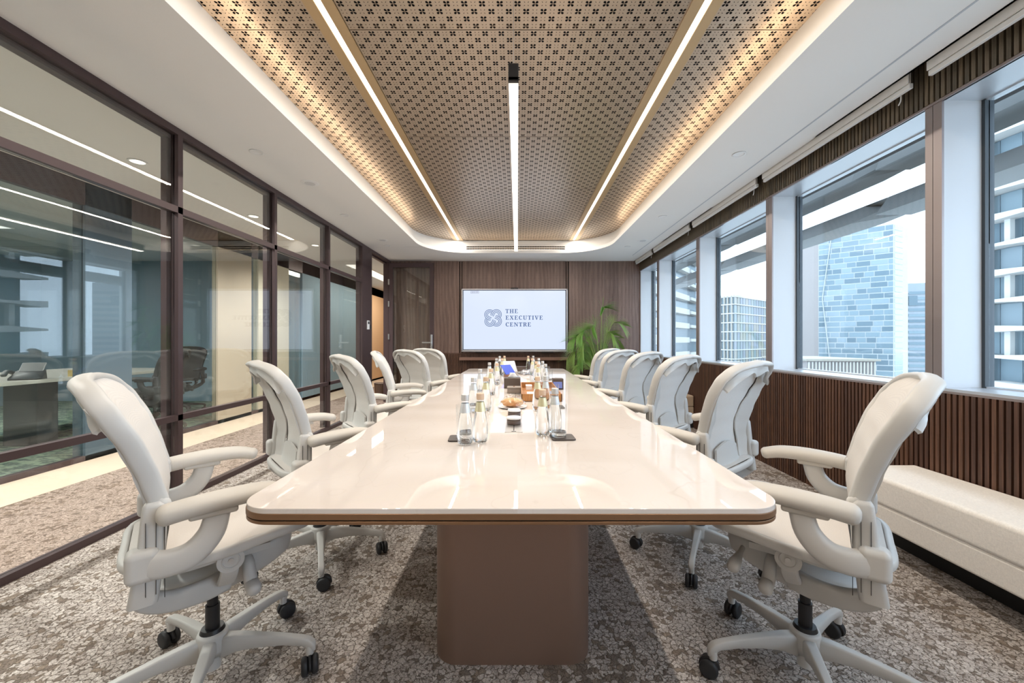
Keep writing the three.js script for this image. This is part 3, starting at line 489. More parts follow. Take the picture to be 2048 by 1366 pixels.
// ───────────────────────── task chairs ─────────────────────────
function makeChair(shell, net, pad, name, label, group, turnBase) {
  const c = thing(name, label, 'chair', [0, 0, 0], 0, group);
  // seat back: side profile and outlines by height
  const zOf = lerpTable([[0.48, -0.140], [0.56, -0.120], [0.64, -0.112], [0.70, -0.117], [0.78, -0.138], [0.86, -0.166], [0.93, -0.200], [0.98, -0.232], [1.008, -0.256], [1.022, -0.278]]);
  const wOf = lerpTable([[0.48, 0.185], [0.56, 0.205], [0.64, 0.228], [0.70, 0.236], [0.78, 0.247], [0.85, 0.260], [0.91, 0.268], [0.953, 0.262], [0.982, 0.240], [1.002, 0.205], [1.015, 0.15], [1.021, 0.09], [1.023, 0.0]]);
  const iOf = lerpTable([[0.48, 0.150], [0.56, 0.168], [0.62, 0.165], [0.68, 0.138], [0.74, 0.122], [0.80, 0.146], [0.86, 0.188], [0.91, 0.208], [0.943, 0.200], [0.962, 0.17]]);
  const half = []; for (const y of [0.66, 0.70, 0.74, 0.78, 0.82, 0.86, 0.89, 0.92, 0.95, 0.973, 0.992, 1.007, 1.017, 1.022]) half.push([wOf(y), y]);
  const loop = [...half.map(([w, y]) => V(-w, y, zOf(y) - 0.012)), V(0, 1.025, zOf(1.022) - 0.012), ...half.slice().reverse().map(([w, y]) => V(w, y, zOf(y) - 0.012))];
  part('back_frame', [
    bar(loop, (t) => 0.044 + 0.006 * Math.sin(Math.PI * t), 0.025, { side: (t) => V(0, 0.25, 1).normalize(), seg: 72, n: 12, pow: 2.4 }),
    ...[-1, 1].map((s) => thickSheet(6, 26, (u, v) => { const y = 0.50 + v * 0.465, x = iOf(y) + (wOf(y) - iOf(y)) * u; return V(s * x, y, zOf(y) - 0.007 - 0.026 * u ** 1.4); }, (u, v) => { const y = 0.50 + v * 0.465, x = iOf(y) + (wOf(y) - iOf(y)) * u; return V(s * x, y, zOf(y) - 0.013 - 0.028 * u ** 1.4); })),
  ], shell, c);
  part('head_lip', thickSheet(24, 5, (u, v) => { const x = (u * 2 - 1) * 0.245, k = Math.abs(u * 2 - 1), y = 1.014 - 0.10 * k ** 3.2 - v * (0.050 - 0.024 * k + 0.010 * Math.cos(k * 9)); return V(x, y, zOf(y) - 0.028 - v * 0.022 - 0.008 * Math.sin(v * 2)); }, (u, v) => { const x = (u * 2 - 1) * 0.245, k = Math.abs(u * 2 - 1), y = 1.014 - 0.10 * k ** 3.2 - v * (0.050 - 0.024 * k + 0.010 * Math.cos(k * 9)); return V(x, y + 0.004, zOf(y) - 0.034 - v * 0.024 - 0.008 * Math.sin(v * 2)); }), shell, c);
  part('back_mesh', sheet(16, 30, (u, v) => { const y = 0.485 + v * 0.53, k = u * 2 - 1, w = wOf(y) - 0.008; return V(k * w, y, zOf(y) + 0.006 - 0.016 * (1 - k * k)); }), net, c);
  part('lumbar_pad', thickSheet(12, 8, (u, v) => { const k = u * 2 - 1, y = 0.515 + v * (0.115 - 0.03 * k * k), x = k * (0.125 - 0.012 * v); return V(x, y, zOf(y) - 0.026 + 0.010 * k * k); }, (u, v) => { const k = u * 2 - 1, y = 0.515 + v * (0.115 - 0.03 * k * k), x = k * (0.125 - 0.012 * v); return V(x, y, zOf(y) - 0.036 + 0.010 * k * k); }), shell, c);
  // seat
  const sw = lerpTable([[-0.20, 0.15], [-0.17, 0.195], [-0.10, 0.232], [0, 0.250], [0.12, 0.255], [0.20, 0.243], [0.245, 0.20], [0.262, 0.12], [0.268, 0]]);
  const sy = lerpTable([[-0.20, 0.515], [-0.10, 0.512], [0.0, 0.520], [0.12, 0.537], [0.2, 0.540], [0.268, 0.522]]);
  const sh = []; for (const z of [-0.20, -0.17, -0.12, -0.05, 0.03, 0.12, 0.19, 0.23, 0.255, 0.265]) sh.push([sw(z), z]);
  const seatLoop = [V(0, 0.513, -0.207), ...sh.map(([w, z]) => V(-w, sy(z), z)), V(0, sy(0.268), 0.269), ...sh.slice().reverse().map(([w, z]) => V(w, sy(z), z))];
  part('seat_frame', [bar(seatLoop, 0.030, (t) => 0.024, { side: (t) => V(0, 1, 0), seg: 80, n: 12, closed: true, pow: 2.6 }),
    ...[-1, 1].map((s) => bar([V(s * 0.165, 0.490, -0.175), V(s * 0.205, 0.492, -0.06), V(s * 0.215, 0.506, 0.06), V(s * 0.205, 0.522, 0.2)], 0.02, (t) => 0.034 - 0.018 * t, { seg: 16, n: 10, side: V(1, 0, 0) }))], shell, c);
  part('seat_mesh', sheet(18, 24, (u, v) => { const z = -0.196 + v * 0.455, k = u * 2 - 1, w = sw(z) - 0.004; return V(k * w, sy(z) + 0.014 - 0.016 * (1 - k * k) * Math.sin(Math.PI * Math.min(1, v * 1.1)), z); }), net, c);
  for (const s of [-1, 1]) {
    // upright, with its slot, and the collar that carries the arm
    part('upright', [loft([[0.445, -0.160, 0.046, 0.062], [0.56, -0.145, 0.044, 0.058], [0.66, -0.138, 0.042, 0.054], [0.695, -0.138, 0.038, 0.046], [0.706, -0.140, 0.026, 0.03]].map(([y, z, w, dp]) => { const q = []; for (let j = 0; j < 16; j++) { const a = j / 16 * Math.PI * 2, ca = Math.cos(a), sa = Math.sin(a); q.push(V(s * 0.243 + w / 2 * Math.sign(ca) * Math.abs(ca) ** 0.55, y, z - dp / 2 * Math.sign(sa) * Math.abs(sa) ** 0.55)); } return q; })),
      bar([V(s * 0.243, 0.685, -0.140), V(s * 0.238, 0.692, -0.128), V(s * 0.235, 0.70, -0.118)], 0.034, 0.036, { seg: 6, n: 10 })], shell, c);
    part('slot_line', [bx(s * 0.266 - 0.0012, s * 0.266 + 0.0012, 0.47, 0.66, 0.133, 0.1342), bx(s * 0.266 - 0.0012, s * 0.266 + 0.0012, 0.47, 0.66, 0.153, 0.1542), bx(s * 0.2635 - 0.002, s * 0.2635 + 0.002, 0.455, 0.67, 0.116, 0.1175)], M.gasket, c);
    part('arm_support', [bar([V(s * 0.262, 0.553, -0.155), V(s * 0.279, 0.548, -0.115), V(s * 0.287, 0.560, -0.062), V(s * 0.285, 0.600, -0.022), V(s * 0.279, 0.656, -0.005)], (t) => 0.046 - 0.004 * t, (t) => 0.072 - 0.012 * t, { seg: 22, n: 14, side: V(1, 0, 0), pow: 2.8 }),
      rb(s * 0.259 - 0.03, s * 0.259 + 0.03, 0.512, 0.596, 0.126, 0.194, 0.018, 4)], shell, c);
    part('arm_pad', [bar([V(s * 0.276, 0.674, -0.118), V(s * 0.277, 0.681, -0.06), V(s * 0.276, 0.686, 0.03), V(s * 0.268, 0.683, 0.10), V(s * 0.258, 0.672, 0.148)], (t) => 0.074 + 0.022 * Math.sin(Math.PI * t * 0.9) - 0.006 * t, (t) => 0.052 - 0.010 * t, { seg: 24, n: 18, side: V(1, 0, 0), pow: 2.3 }), rb(s * 0.277 - 0.03, s * 0.277 + 0.03, 0.650, 0.670, -0.04, 0.07, 0.008, 3)], pad, c);
    // swing arm from the upright foot forward to the tilt unit
    part('swing_arm', bar([V(s * 0.243, 0.466, -0.170), V(s * 0.232, 0.438, -0.145), V(s * 0.195, 0.405, -0.10), V(s * 0.155, 0.385, -0.03), V(s * 0.128, 0.385, 0.03)], 0.03, (t) => 0.05 + 0.02 * t, { seg: 20, n: 12, side: V(1, 0, 0), pow: 3.4 }), shell, c);
    const link = part('pivot_plate', [(() => { const g = new THREE.CylinderGeometry(0.034, 0.034, 0.02, 32); g.rotateZ(Math.PI / 2); g.translate(s * 0.226, 0.486, 0.028); return g; })(), bar([V(s * 0.226, 0.478, 0.028), V(s * 0.212, 0.44, 0.026), V(s * 0.165, 0.395, 0.022)], 0.02, 0.046, { seg: 8, n: 12, side: V(1, 0, 0), pow: 4 })], shell, c);
    part('bolt', [(() => { const g = new THREE.CylinderGeometry(0.0075, 0.0075, 0.004, 16); g.rotateZ(Math.PI / 2); g.translate(s * 0.2375, 0.486, 0.028); return g; })()], M.steel, link);
    part('bolt_ring', (() => { const g = new THREE.TorusGeometry(0.021, 0.0022, 8, 28); g.rotateY(Math.PI / 2); g.translate(s * 0.236, 0.486, 0.028); return g; })(), shell, link);
  }
  part('tilt_mechanism', [loft([[-0.15, 0.360, 0.10, 0.05], [-0.12, 0.365, 0.20, 0.09], [-0.02, 0.375, 0.24, 0.115], [0.08, 0.400, 0.25, 0.115], [0.16, 0.425, 0.24, 0.10], [0.205, 0.435, 0.20, 0.078], [0.222, 0.437, 0.11, 0.04]].map(([z, y, w, h]) => { const q = []; for (let j = 0; j < 20; j++) { const a = -j / 20 * Math.PI * 2, ca = Math.cos(a), sa = Math.sin(a); q.push(V(w / 2 * Math.sign(ca) * Math.abs(ca) ** 0.5, y + h / 2 * Math.sign(sa) * Math.abs(sa) ** 0.5, z)); } return q; }).reverse()), bx(-0.16, 0.16, 0.455, 0.475, -0.14, 0.0)], shell, c);
  for (const s of [-1, 1]) { part('lever', bar([V(s * 0.118, 0.430, 0.075), V(s * 0.15, 0.432, 0.08), V(s * 0.162, 0.405, 0.082), V(s * 0.168, 0.372, 0.086), V(s * 0.20, 0.360, 0.09)], (t) => 0.030 + 0.012 * t, (t) => 0.030 + 0.012 * t, { seg: 14, n: 12, side: V(0, 0, 1), pow: 2.2 }), shell, c); }
  part('knob', bar([V(0.115, 0.43, 0.165), V(0.165, 0.42, 0.17), V(0.225, 0.408, 0.175)], (t) => 0.016 + 0.022 * clamp(t * 2 - 0.6), (t) => 0.016 + 0.022 * clamp(t * 2 - 0.6), { seg: 12, n: 14, side: V(0, 0, 1), pow: 2 }), shell, c);
  part('gas_cylinder', [cyl(0.0155, 0.0155, 0.19, 0, 0.17, 0), cyl(0.020, 0.020, 0.09, 0, 0.165, 0), cyl(0.036, 0.031, 0.014, 0, 0.166, 0)], M.black, c);
  const base = part('base_hub', [lathe([[0, 0.09], [0.034, 0.09], [0.043, 0.115], [0.044, 0.158], [0.040, 0.168], [0.0, 0.168]], 32), cyl(0.024, 0.024, 0.05, 0, 0.045, 0)], shell, c);
  for (let k = 0; k < 5; k++) {
    const leg = part('leg', merge([
      loft([[0.03, 0.114, 0.040, 0.078], [0.075, 0.122, 0.036, 0.060], [0.14, 0.122, 0.031, 0.046], [0.22, 0.116, 0.027, 0.036], [0.282, 0.106, 0.027, 0.032], [0.305, 0.096, 0.028, 0.038], [0.318, 0.086, 0.026, 0.036], [0.324, 0.082, 0.015, 0.022]].map(([r, y, w, h]) => { const q = []; for (let j = 0; j < 14; j++) { const a = j / 14 * Math.PI * 2, ca = Math.cos(a), sa = Math.sin(a); q.push(V(r, y + h / 2 * Math.sign(sa) * Math.abs(sa) ** 0.4, -w / 2 * Math.sign(ca) * Math.abs(ca) ** 0.4 * (sa < -0.1 ? 0.55 : 1))); } return q; })),
      cyl(0.0125, 0.013, 0.03, 0.306, 0.060, 0, 16)]), shell, c);
    leg.rotation.y = k * Math.PI * 2 / 5 + turnBase;
    const a = leg.rotation.y, cast = new THREE.Group(); cast.name = 'caster'; c.add(cast);
    cast.position.set(0.306 * Math.cos(a), 0, -0.306 * Math.sin(a)); cast.rotation.y = turnBase * 3 + k * 1.9;
    for (const z of [-0.0155, 0.0155]) part('wheel', wheelGeo(z), M.blackTyre, cast);
    part('hood', hoodGeo, M.black, cast);
  }
  return c;
}
const wheelGeo = (() => { const made = {}; return (z) => made[z] ??= (() => { const g = lathe([[0, -0.011], [0.022, -0.011], [0.0285, -0.007], [0.030, 0], [0.0285, 0.007], [0.022, 0.011], [0, 0.011]], 28); g.rotateX(Math.PI / 2); g.translate(-0.012, 0.030, z); return g; })(); })();
const hoodGeo = (() => { const q = []; for (const z of [-0.0045, 0.0045]) { const r = []; for (let i = 0; i <= 12; i++) { const a = Math.PI * (0.02 + i / 12 * 1.0); r.push(V(-0.012 + 0.033 * Math.cos(a), 0.030 + 0.033 * Math.sin(a), z)); } r.push(V(-0.03, 0.026, z), V(0.012, 0.026, z)); q.push(r); } return merge([loft(q), cyl(0.008, 0.008, 0.03, 0, 0.04, 0, 12)]); })();

// facing angles: theta is how far the chair is swung from square-on towards the screen
const LEFT = [[-1.015, 1.325, 41, 'pale grey mesh task chair on the glass-wall side, nearest the camera'], [-1.03, 2.08, 43, 'pale grey mesh task chair on the glass-wall side, second from the camera'], [-1.02, 2.93, 40, 'pale grey mesh task chair on the glass-wall side, third from the camera'], [-1.03, 3.70, 16, 'pale grey mesh task chair beside the doorway, squarest to the table'], [-1.02, 4.44, 48, 'pale grey mesh task chair on the glass-wall side, second from the screen'], [-1.00, 5.15, 56, 'pale grey mesh task chair on the glass-wall side, nearest the screen']];
const RIGHT = [[0.965, 1.335, 39, 'pale grey mesh task chair on the window side, nearest the camera'], [0.955, 2.10, 50, 'pale grey mesh task chair on the window side, second from the camera'], [0.965, 2.90, 47, 'pale grey mesh task chair on the window side, third from the camera'], [0.97, 3.66, 47, 'pale grey mesh task chair on the window side, third from the palm'], [0.97, 4.42, 52, 'pale grey mesh task chair on the window side, second from the palm'], [0.96, 5.08, 44, 'pale grey mesh task chair on the window side, nearest the palm']];
{
  const g = 'mesh task chairs around the long table', rad = Math.PI / 180;
  // chair front is +z; a left chair faces +x turned towards -z by theta
  const turnL = (th) => Math.PI / 2 + th * rad, turnR = (th) => -Math.PI / 2 - th * rad;
  const src = makeChair(M.shell, M.net, M.pad, 'task_chair', LEFT[0][3], g, (4 - (90 + 38) ) * rad + 0);
  src.position.set(LEFT[0][0], 0, -LEFT[0][1]); src.rotation.y = turnL(LEFT[0][2]);
  LEFT.slice(1).forEach(([x, d, th, label]) => copyOf(src, 'task_chair', label, [x, 0, d], turnL(th), g));
  RIGHT.forEach(([x, d, th, label]) => copyOf(src, 'task_chair', label, [x, 0, d], turnR(th), g));
  const dark = makeChair(M.darkShell, M.darkNet, M.darkShell, 'black_task_chair', 'black mesh task chair in the room across the corridor, beside the table', 'black chairs across the corridor', 0.4);
  dark.position.set(-4.42, 0, -4.85); dark.rotation.y = -Math.PI / 2 + 0.25;
  copyOf(dark, 'black_task_chair', 'black mesh task chair in the room across the corridor, at the near table end', [-5.3, 0, 3.15], Math.PI - 0.4, 'black chairs across the corridor');
  copyOf(dark, 'black_task_chair', 'black mesh task chair in the room across the corridor, at the far table end', [-5.3, 0, 6.25], 0.3, 'black chairs across the corridor');
}

// ───────────────────────── things on the table ─────────────────────────
{
  const G = { still: 'still water bottles on the table', spark: 'sparkling water bottles on the table', glass: 'drinking glasses on the table', mat: 'dark coasters on the table' };
  const silverLabel = phys({ color: rgb(0.66, 0.68, 0.70), roughness: 0.35, metalness: 0.3 }), goldLabel = phys({ color: rgb(0.72, 0.66, 0.42), roughness: 0.35, metalness: 0.4 }), greyCap = phys({ color: rgb(0.60, 0.59, 0.58), roughness: 0.4, metalness: 0.4 }), tanCap = std({ color: rgb(0.66, 0.47, 0.33), roughness: 0.5 }), pearl = std({ color: rgb(0.86, 0.86, 0.86), roughness: 0.5 });
  const profile = [[0.0, 0.002], [0.022, 0.002], [0.0275, 0.008], [0.0300, 0.028], [0.0300, 0.050], [0.0275, 0.082], [0.0225, 0.112], [0.0175, 0.138], [0.0138, 0.158], [0.0128, 0.168]];
  const makeBottle = (name, label, lab, cap, g, hasDot) => {
    const t = thing(name, label, 'bottle', [0, 0, 0], 0, g);
    part('glass_body', lathe(profile, 32), M.clear, t);
    part('water', lathe([[0.0, 0.004], [0.021, 0.004], [0.0262, 0.010], [0.0286, 0.028], [0.0286, 0.050], [0.0262, 0.082], [0.0212, 0.112], [0.0165, 0.138], [0.0, 0.138]], 32), M.water, t);
    part('neck_label', lathe([[0.0212, 0.122], [0.0182, 0.138], [0.0146, 0.157]], 32), lab, t);
    part('cap', lathe([[0.0, 0.190], [0.0135, 0.190], [0.0148, 0.187], [0.0150, 0.168], [0.0142, 0.166], [0.0, 0.166]], 28), cap, t);
    if (hasDot) part('emblem', (() => { const q = new THREE.CylinderGeometry(0.006, 0.006, 0.0012, 16); q.rotateX(Math.PI / 2); q.translate(0, 0.145, 0.0172); return q; })(), M.darkFrame, t);
    return t;
  };
  const still0 = makeBottle('still_water_bottle', 'x', silverLabel, greyCap, G.still, false), spark0 = makeBottle('sparkling_water_bottle', 'x', goldLabel, tanCap, G.spark, false);
  const glass0 = thing('drinking_glass', 'x', 'glass', [0, 0, 0], 0, G.glass);
  part('tumbler', lathe([[0.0, 0.004], [0.028, 0.004], [0.0305, 0.010], [0.0325, 0.13], [0.0318, 0.13], [0.0295, 0.016], [0.0, 0.014]], 32), M.clear, glass0);
  part('thick_base', lathe([[0.0, 0.0], [0.027, 0.0], [0.0295, 0.003], [0.0300, 0.016], [0.0275, 0.022], [0.0, 0.018]], 32), M.thick, glass0);
  const mat0 = thing('coaster', 'x', 'coaster', [0, 0, 0], 0, G.mat);
  part('pad', plan(roundRect(-0.047, 0.047, -0.047, 0.047, 0.012), 0, 0.006, 0.0015), std({ color: rgb(0.055, 0.042, 0.036), roughness: 0.45 }), mat0);
  const spots = { L: [[1.49, -0.196, 1.52, -0.142, 1.585, -0.213], [2.16, -0.238, 2.20, -0.174, 2.27, -0.245], [2.80, -0.262, 2.84, -0.188, 2.92, -0.26], [3.62, -0.255, 3.52, -0.180, 3.66, -0.20], [4.47, -0.236, 4.43, -0.172, 4.58, -0.24], [5.15, -0.230, 5.2, -0.170, 5.28, -0.25]],
    R: [[1.68, 0.158, 1.635, 0.103, 1.60, 0.166], [2.26, 0.160, 2.22, 0.112, 2.33, 0.21], [3.40, 0.238, 3.38, 0.176, 3.47, 0.275], [3.88, 0.245, 3.83, 0.180, 3.95, 0.29], [4.50, 0.240, 4.46, 0.168, 4.58, 0.27], [5.2, 0.205, 5.19, 0.140, 5.28, 0.24]] };
  const order = ['nearest the camera', 'second from the camera', 'third from the camera', 'third from the screen', 'second from the screen', 'nearest the screen'];
  let first = true;
  for (const S of ['L', 'R']) spots[S].forEach(([d1, x1, d2, x2, d3, x3], i) => {
    const side = S === 'L' ? 'door side' : 'window side', place = (o, base, label, pos, turn) => { if (first) { o.position.set(pos[0], pos[1], -pos[2]); o.rotation.set(0, turn, 0); o.userData.label = label; return o; } return copyOf(o, base, label, pos, turn); };
    place(still0, 'still_water_bottle', `clear water bottle with grey cap and silver neck, ${side}, ${order[i]}`, [x1, TOP, d1], 0.3);
    place(spark0, 'sparkling_water_bottle', `clear water bottle with tan cap and gold neck, ${side}, ${order[i]}`, [x2, TOP, d2], -0.2);
    const onMat = true;
    place(mat0, 'coaster', `dark square coaster under a glass, ${side}, ${order[i]}`, [x3 + (S === 'L' ? -0.012 : 0.014), TOP, d3 - 0.005], 0.06);
    place(glass0, 'drinking_glass', `straight clear drinking glass, ${side}, ${order[i]}`, [x3, TOP + 0.006, d3], 0);
    first = false;
  });
  // centre line
  const tinMat = std({ color: rgb(0.10, 0.065, 0.05), roughness: 0.35 });
  for (const [d, lab] of [[1.86, 'round dark tin with a pale lid on the power box, nearer one'], [2.06, 'round dark tin with a pale lid on the power box, farther one']]) { const t = thing('tin', lab, 'tin', [-0.017, TOP + 0.0016, d], 0, 'round tins'); part('body', lathe([[0, 0], [0.030, 0], [0.032, 0.003], [0.032, 0.024], [0, 0.024]], 32), tinMat, t); part('lid', lathe([[0, 0.024], [0.033, 0.024], [0.034, 0.027], [0.034, 0.031], [0.031, 0.034], [0, 0.033]], 32), pearl, t); }
  const pk = thing('pastry', 'golden flaky pastry in a clear wrapper behind the tins', 'pastry', [-0.03, TOP, 2.32]);
  part('plate', lathe([[0, 0], [0.05, 0], [0.085, 0.008], [0.084, 0.010], [0.05, 0.003], [0, 0.003]], 36), pearl, pk);
  part('crust', (() => { const g = new THREE.IcosahedronGeometry(1, 3), p = g.attributes.position; for (let i = 0; i < p.count; i++) { const x = p.getX(i), y = p.getY(i), z = p.getZ(i), k = 1 + 0.16 * Math.sin(x * 9 + y * 4) * Math.cos(z * 8 + x * 3) + 0.08 * Math.sin(y * 17 + z * 13); p.setXYZ(i, x * k * 0.062, 0.004 + 0.026 + y * k * 0.026, z * k * 0.045); } return mergeVertices(clean(g).deleteAttribute('uv').deleteAttribute('normal')); })(), std({ map: dataTex(128, 128, (x, y) => mixc([206, 132, 74], [240, 214, 176], vnoise(x / 12, y / 12, 11, 11, 77)), true, [4, 4]), roughness: 0.6 }), pk);
  pk.children[1].geometry.computeVertexNormals(); pk.children[1].geometry = boxUV(pk.children[1].geometry);
  part('wrapper', (() => { const g = new THREE.SphereGeometry(1, 24, 14, 0, Math.PI * 2, 0, Math.PI / 2), p = g.attributes.position; for (let i = 0; i < p.count; i++) { const x = p.getX(i), y = p.getY(i), z = p.getZ(i), a = Math.atan2(z, x), k = 1 + 0.08 * Math.sin(a * 9 + y * 5); p.setXYZ(i, x * k * 0.075, 0.006 + y * 0.068 * (1 + 0.1 * Math.sin(a * 5)), z * k * 0.058); } g.computeVertexNormals(); return g; })(), M.clear, pk);
  const darkBrown = std({ color: rgb(0.082, 0.058, 0.047), roughness: 0.5 }), taupe = std({ color: rgb(0.25, 0.205, 0.175), roughness: 0.5 }), amber = std({ map: woodTex([150, 98, 52], [206, 150, 92], 140, [4, 4]), roughness: 0.45 });
  const tb = thing('tissue_box', 'dark brown upright tissue box in the middle of the table', 'box', [-0.043, TOP, 3.30]);
  part('body', rb(-0.067, 0.067, 0, 0.084, -0.062, 0.062, 0.004), darkBrown, tb); part('tissue', loft([0, 1, 2, 3].map((k) => Array.from({ length: 12 }, (_, j) => { const a = j / 12 * Math.PI * 2, r = 0.03 - 0.006 * k + 0.006 * Math.sin(a * 3 + k); return V(r * Math.cos(a) * 1.3, 0.083 + k * 0.014, r * Math.sin(a) * 0.5 + 0.004 * k); }))), pearl, tb);
  const nb = thing('card_holder', 'low taupe leather box with a brass stud in front of the tissue box', 'box', [-0.026, TOP + 0.0016, 2.98]);
  part('body', rb(-0.05, 0.05, 0, 0.034, -0.05, 0.05, 0.004), taupe, nb); part('lid', rb(-0.052, 0.052, 0.034, 0.044, -0.052, 0.052, 0.003), taupe, nb); part('stud', lathe([[0, 0.05], [0.006, 0.049], [0.007, 0.044], [0, 0.044]], 14), M.bronze, nb);
  const tr = thing('amenity_tray', 'shallow amber wooden tray holding papers and a jar', 'tray', [0.155, TOP, 2.90], 0);
  part('floor', rb(-0.13, 0.13, 0, 0.006, -0.36, 0.36, 0.002), amber, tr);
  for (const [a, b, e, f] of [[-0.13, 0.13, -0.36, -0.352], [-0.13, 0.13, 0.352, 0.36], [-0.13, -0.122, -0.36, 0.36], [0.122, 0.13, -0.36, 0.36]]) part('side', rb(a, b, 0, 0.05, e, f, 0.002), amber, tr);
  for (const [x, d, w, l, h, c, lab] of [[0.10, 2.72, 0.07, 0.14, 0.026, [0.72, 0.74, 0.80], 'white notepad stack at the near end of the amber tray'], [0.215, 2.78, 0.07, 0.2, 0.02, [0.30, 0.36, 0.55], 'blue booklet in the near part of the amber tray'], [0.09, 3.16, 0.05, 0.12, 0.03, [0.75, 0.72, 0.68], 'cream packet at the far end of the amber tray']]) { const t = thing('booklet', lab, 'booklet', [x, TOP + 0.0062, d]); part('pages', rb(-w / 2 + 0.001, w / 2 - 0.001, 0, h - 0.002, -l / 2 + 0.001, l / 2 - 0.001, 0.001, 1), pearl, t); part('cover', rb(-w / 2, w / 2, h - 0.002, h, -l / 2, l / 2, 0.0008, 1), std({ color: rgb(...c), roughness: 0.55 }), t); }
  const jar = thing('sweet_jar', 'round clear glass jar of wrapped sweets on the amber tray', 'jar', [0.155, TOP + 0.0062, 3.02]);
  part('glass_body', lathe([[0, 0], [0.02, 0], [0.034, 0.018], [0.037, 0.042], [0.032, 0.066], [0.025, 0.076]], 32), M.clear, jar); part('lid', lathe([[0, 0.092], [0.008, 0.09], [0.01, 0.084], [0.027, 0.08], [0.028, 0.075], [0, 0.075]], 28), pearl, jar);
  const sw = []; for (let i = 0; i < 26; i++) { const g = new THREE.IcosahedronGeometry(0.0075, 1); const a = i * 2.4, r = 0.024 * Math.sqrt(((i * 7) % 26) / 26); g.scale(1.3, 0.8, 1); g.translate(r * Math.cos(a), 0.012 + 0.0016 * i, r * Math.sin(a)); sw.push(g); }
  part('sweets', sw, std({ color: rgb(0.50, 0.33, 0.26), roughness: 0.4 }), jar).userData.kind = 'stuff';
  const bb = thing('pen_box', 'dark brown box with blue cards at the window side of the tray', 'box', [0.325, TOP, 3.22]); part('body', rb(-0.042, 0.042, 0, 0.085, -0.05, 0.05, 0.003), darkBrown, bb); part('card', (() => { const g = rb(-0.035, 0.035, 0, 0.075, -0.002, 0.002, 0.001, 1); g.rotateX(-0.35); g.translate(-0.005, 0.012, 0.066); return g; })(), std({ color: rgb(0.13, 0.17, 0.45), roughness: 0.5 }), bb);
  const tel = thing('touch_panel', 'dark tilted control panel on a stand near the screen end of the table', 'control panel', [-0.095, TOP, 4.55], 0.45);
  part('stand', loft([[V(-0.06, 0, 0.05), V(0.06, 0, 0.05), V(0.06, 0, -0.06), V(-0.06, 0, -0.06)], [V(-0.05, 0.02, 0.04), V(0.05, 0.02, 0.04), V(0.05, 0.10, -0.05), V(-0.05, 0.10, -0.05)]]), M.darkFrame, tel);
  part('slab', (() => { const g = rb(-0.085, 0.085, 0, 0.15, -0.009, 0.009, 0.005); g.rotateX(-0.62); g.translate(0, 0.03, 0.045); return g; })(), M.silver, tel);
  const br = thing('brochure_stand', 'blue brochure leaning on a small brown stand beside the control panel', 'brochure', [-0.085, TOP, 4.28], 0.75);
  part('stand', rb(-0.05, 0.05, 0, 0.03, -0.04, 0.04, 0.003), std({ color: rgb(0.28, 0.14, 0.10), roughness: 0.5 }), br); part('brochure', (() => { const g = rb(-0.07, 0.07, 0, 0.13, -0.003, 0.003, 0.001, 1); g.rotateX(-0.75); g.translate(0, 0.03, 0.02); return g; })(), std({ color: rgb(0.05, 0.10, 0.55), roughness: 0.4 }), br);
  const dc = thing('paper_cup', 'small cream paper cone beside the blue brochure', 'cup', [-0.025, TOP, 3.75]); part('cone', lathe([[0, 0], [0.028, 0], [0.030, 0.004], [0.014, 0.062], [0, 0.064]], 24), std({ color: rgb(0.72, 0.60, 0.48), roughness: 0.6 }), dc);
  const cp = thing('speaker_phone', 'grey three-legged conference phone at the window side near the screen', 'phone', [0.10, TOP, 4.62], 0.3);
  part('body', lathe([[0, 0.055], [0.035, 0.052], [0.06, 0.035], [0.075, 0.012], [0.07, 0.0], [0, 0]], 36), M.silver, cp); for (let k = 0; k < 3; k++) { const g = bar([V(0.05, 0.02, 0), V(0.09, 0.015, 0), V(0.125, 0.008, 0)], (t) => 0.05 - 0.02 * t, (t) => 0.03 - 0.014 * t, { side: V(0, 0, 1), seg: 6, n: 12 }); const m = part('foot', g, M.silver, cp); m.rotation.y = k * 2.094; }
  part('keypad', lathe([[0, 0.057], [0.022, 0.0555], [0.022, 0.053]], 24), M.darkFrame, cp);
  const rm = thing('remote_box', 'flat dark box at the screen end of the table', 'box', [0.0, TOP, 5.1]); part('body', rb(-0.11, 0.11, 0, 0.05, -0.05, 0.05, 0.004), darkBrown, rm); part('lid', rb(-0.112, 0.112, 0.05, 0.058, -0.052, 0.052, 0.003), darkBrown, rm);
  const nbk = thing('notebook', 'white paper pad at the window side of the table near the screen', 'paper', [0.33, TOP, 4.05], 0.05); part('pages', rb(-0.05, 0.05, 0, 0.012, -0.07, 0.07, 0.001, 1), pearl, nbk); part('cover', rb(-0.05, 0.05, 0.012, 0.0135, -0.07, 0.07, 0.0006, 1), std({ color: rgb(0.74, 0.76, 0.82), roughness: 0.5 }), nbk);
}

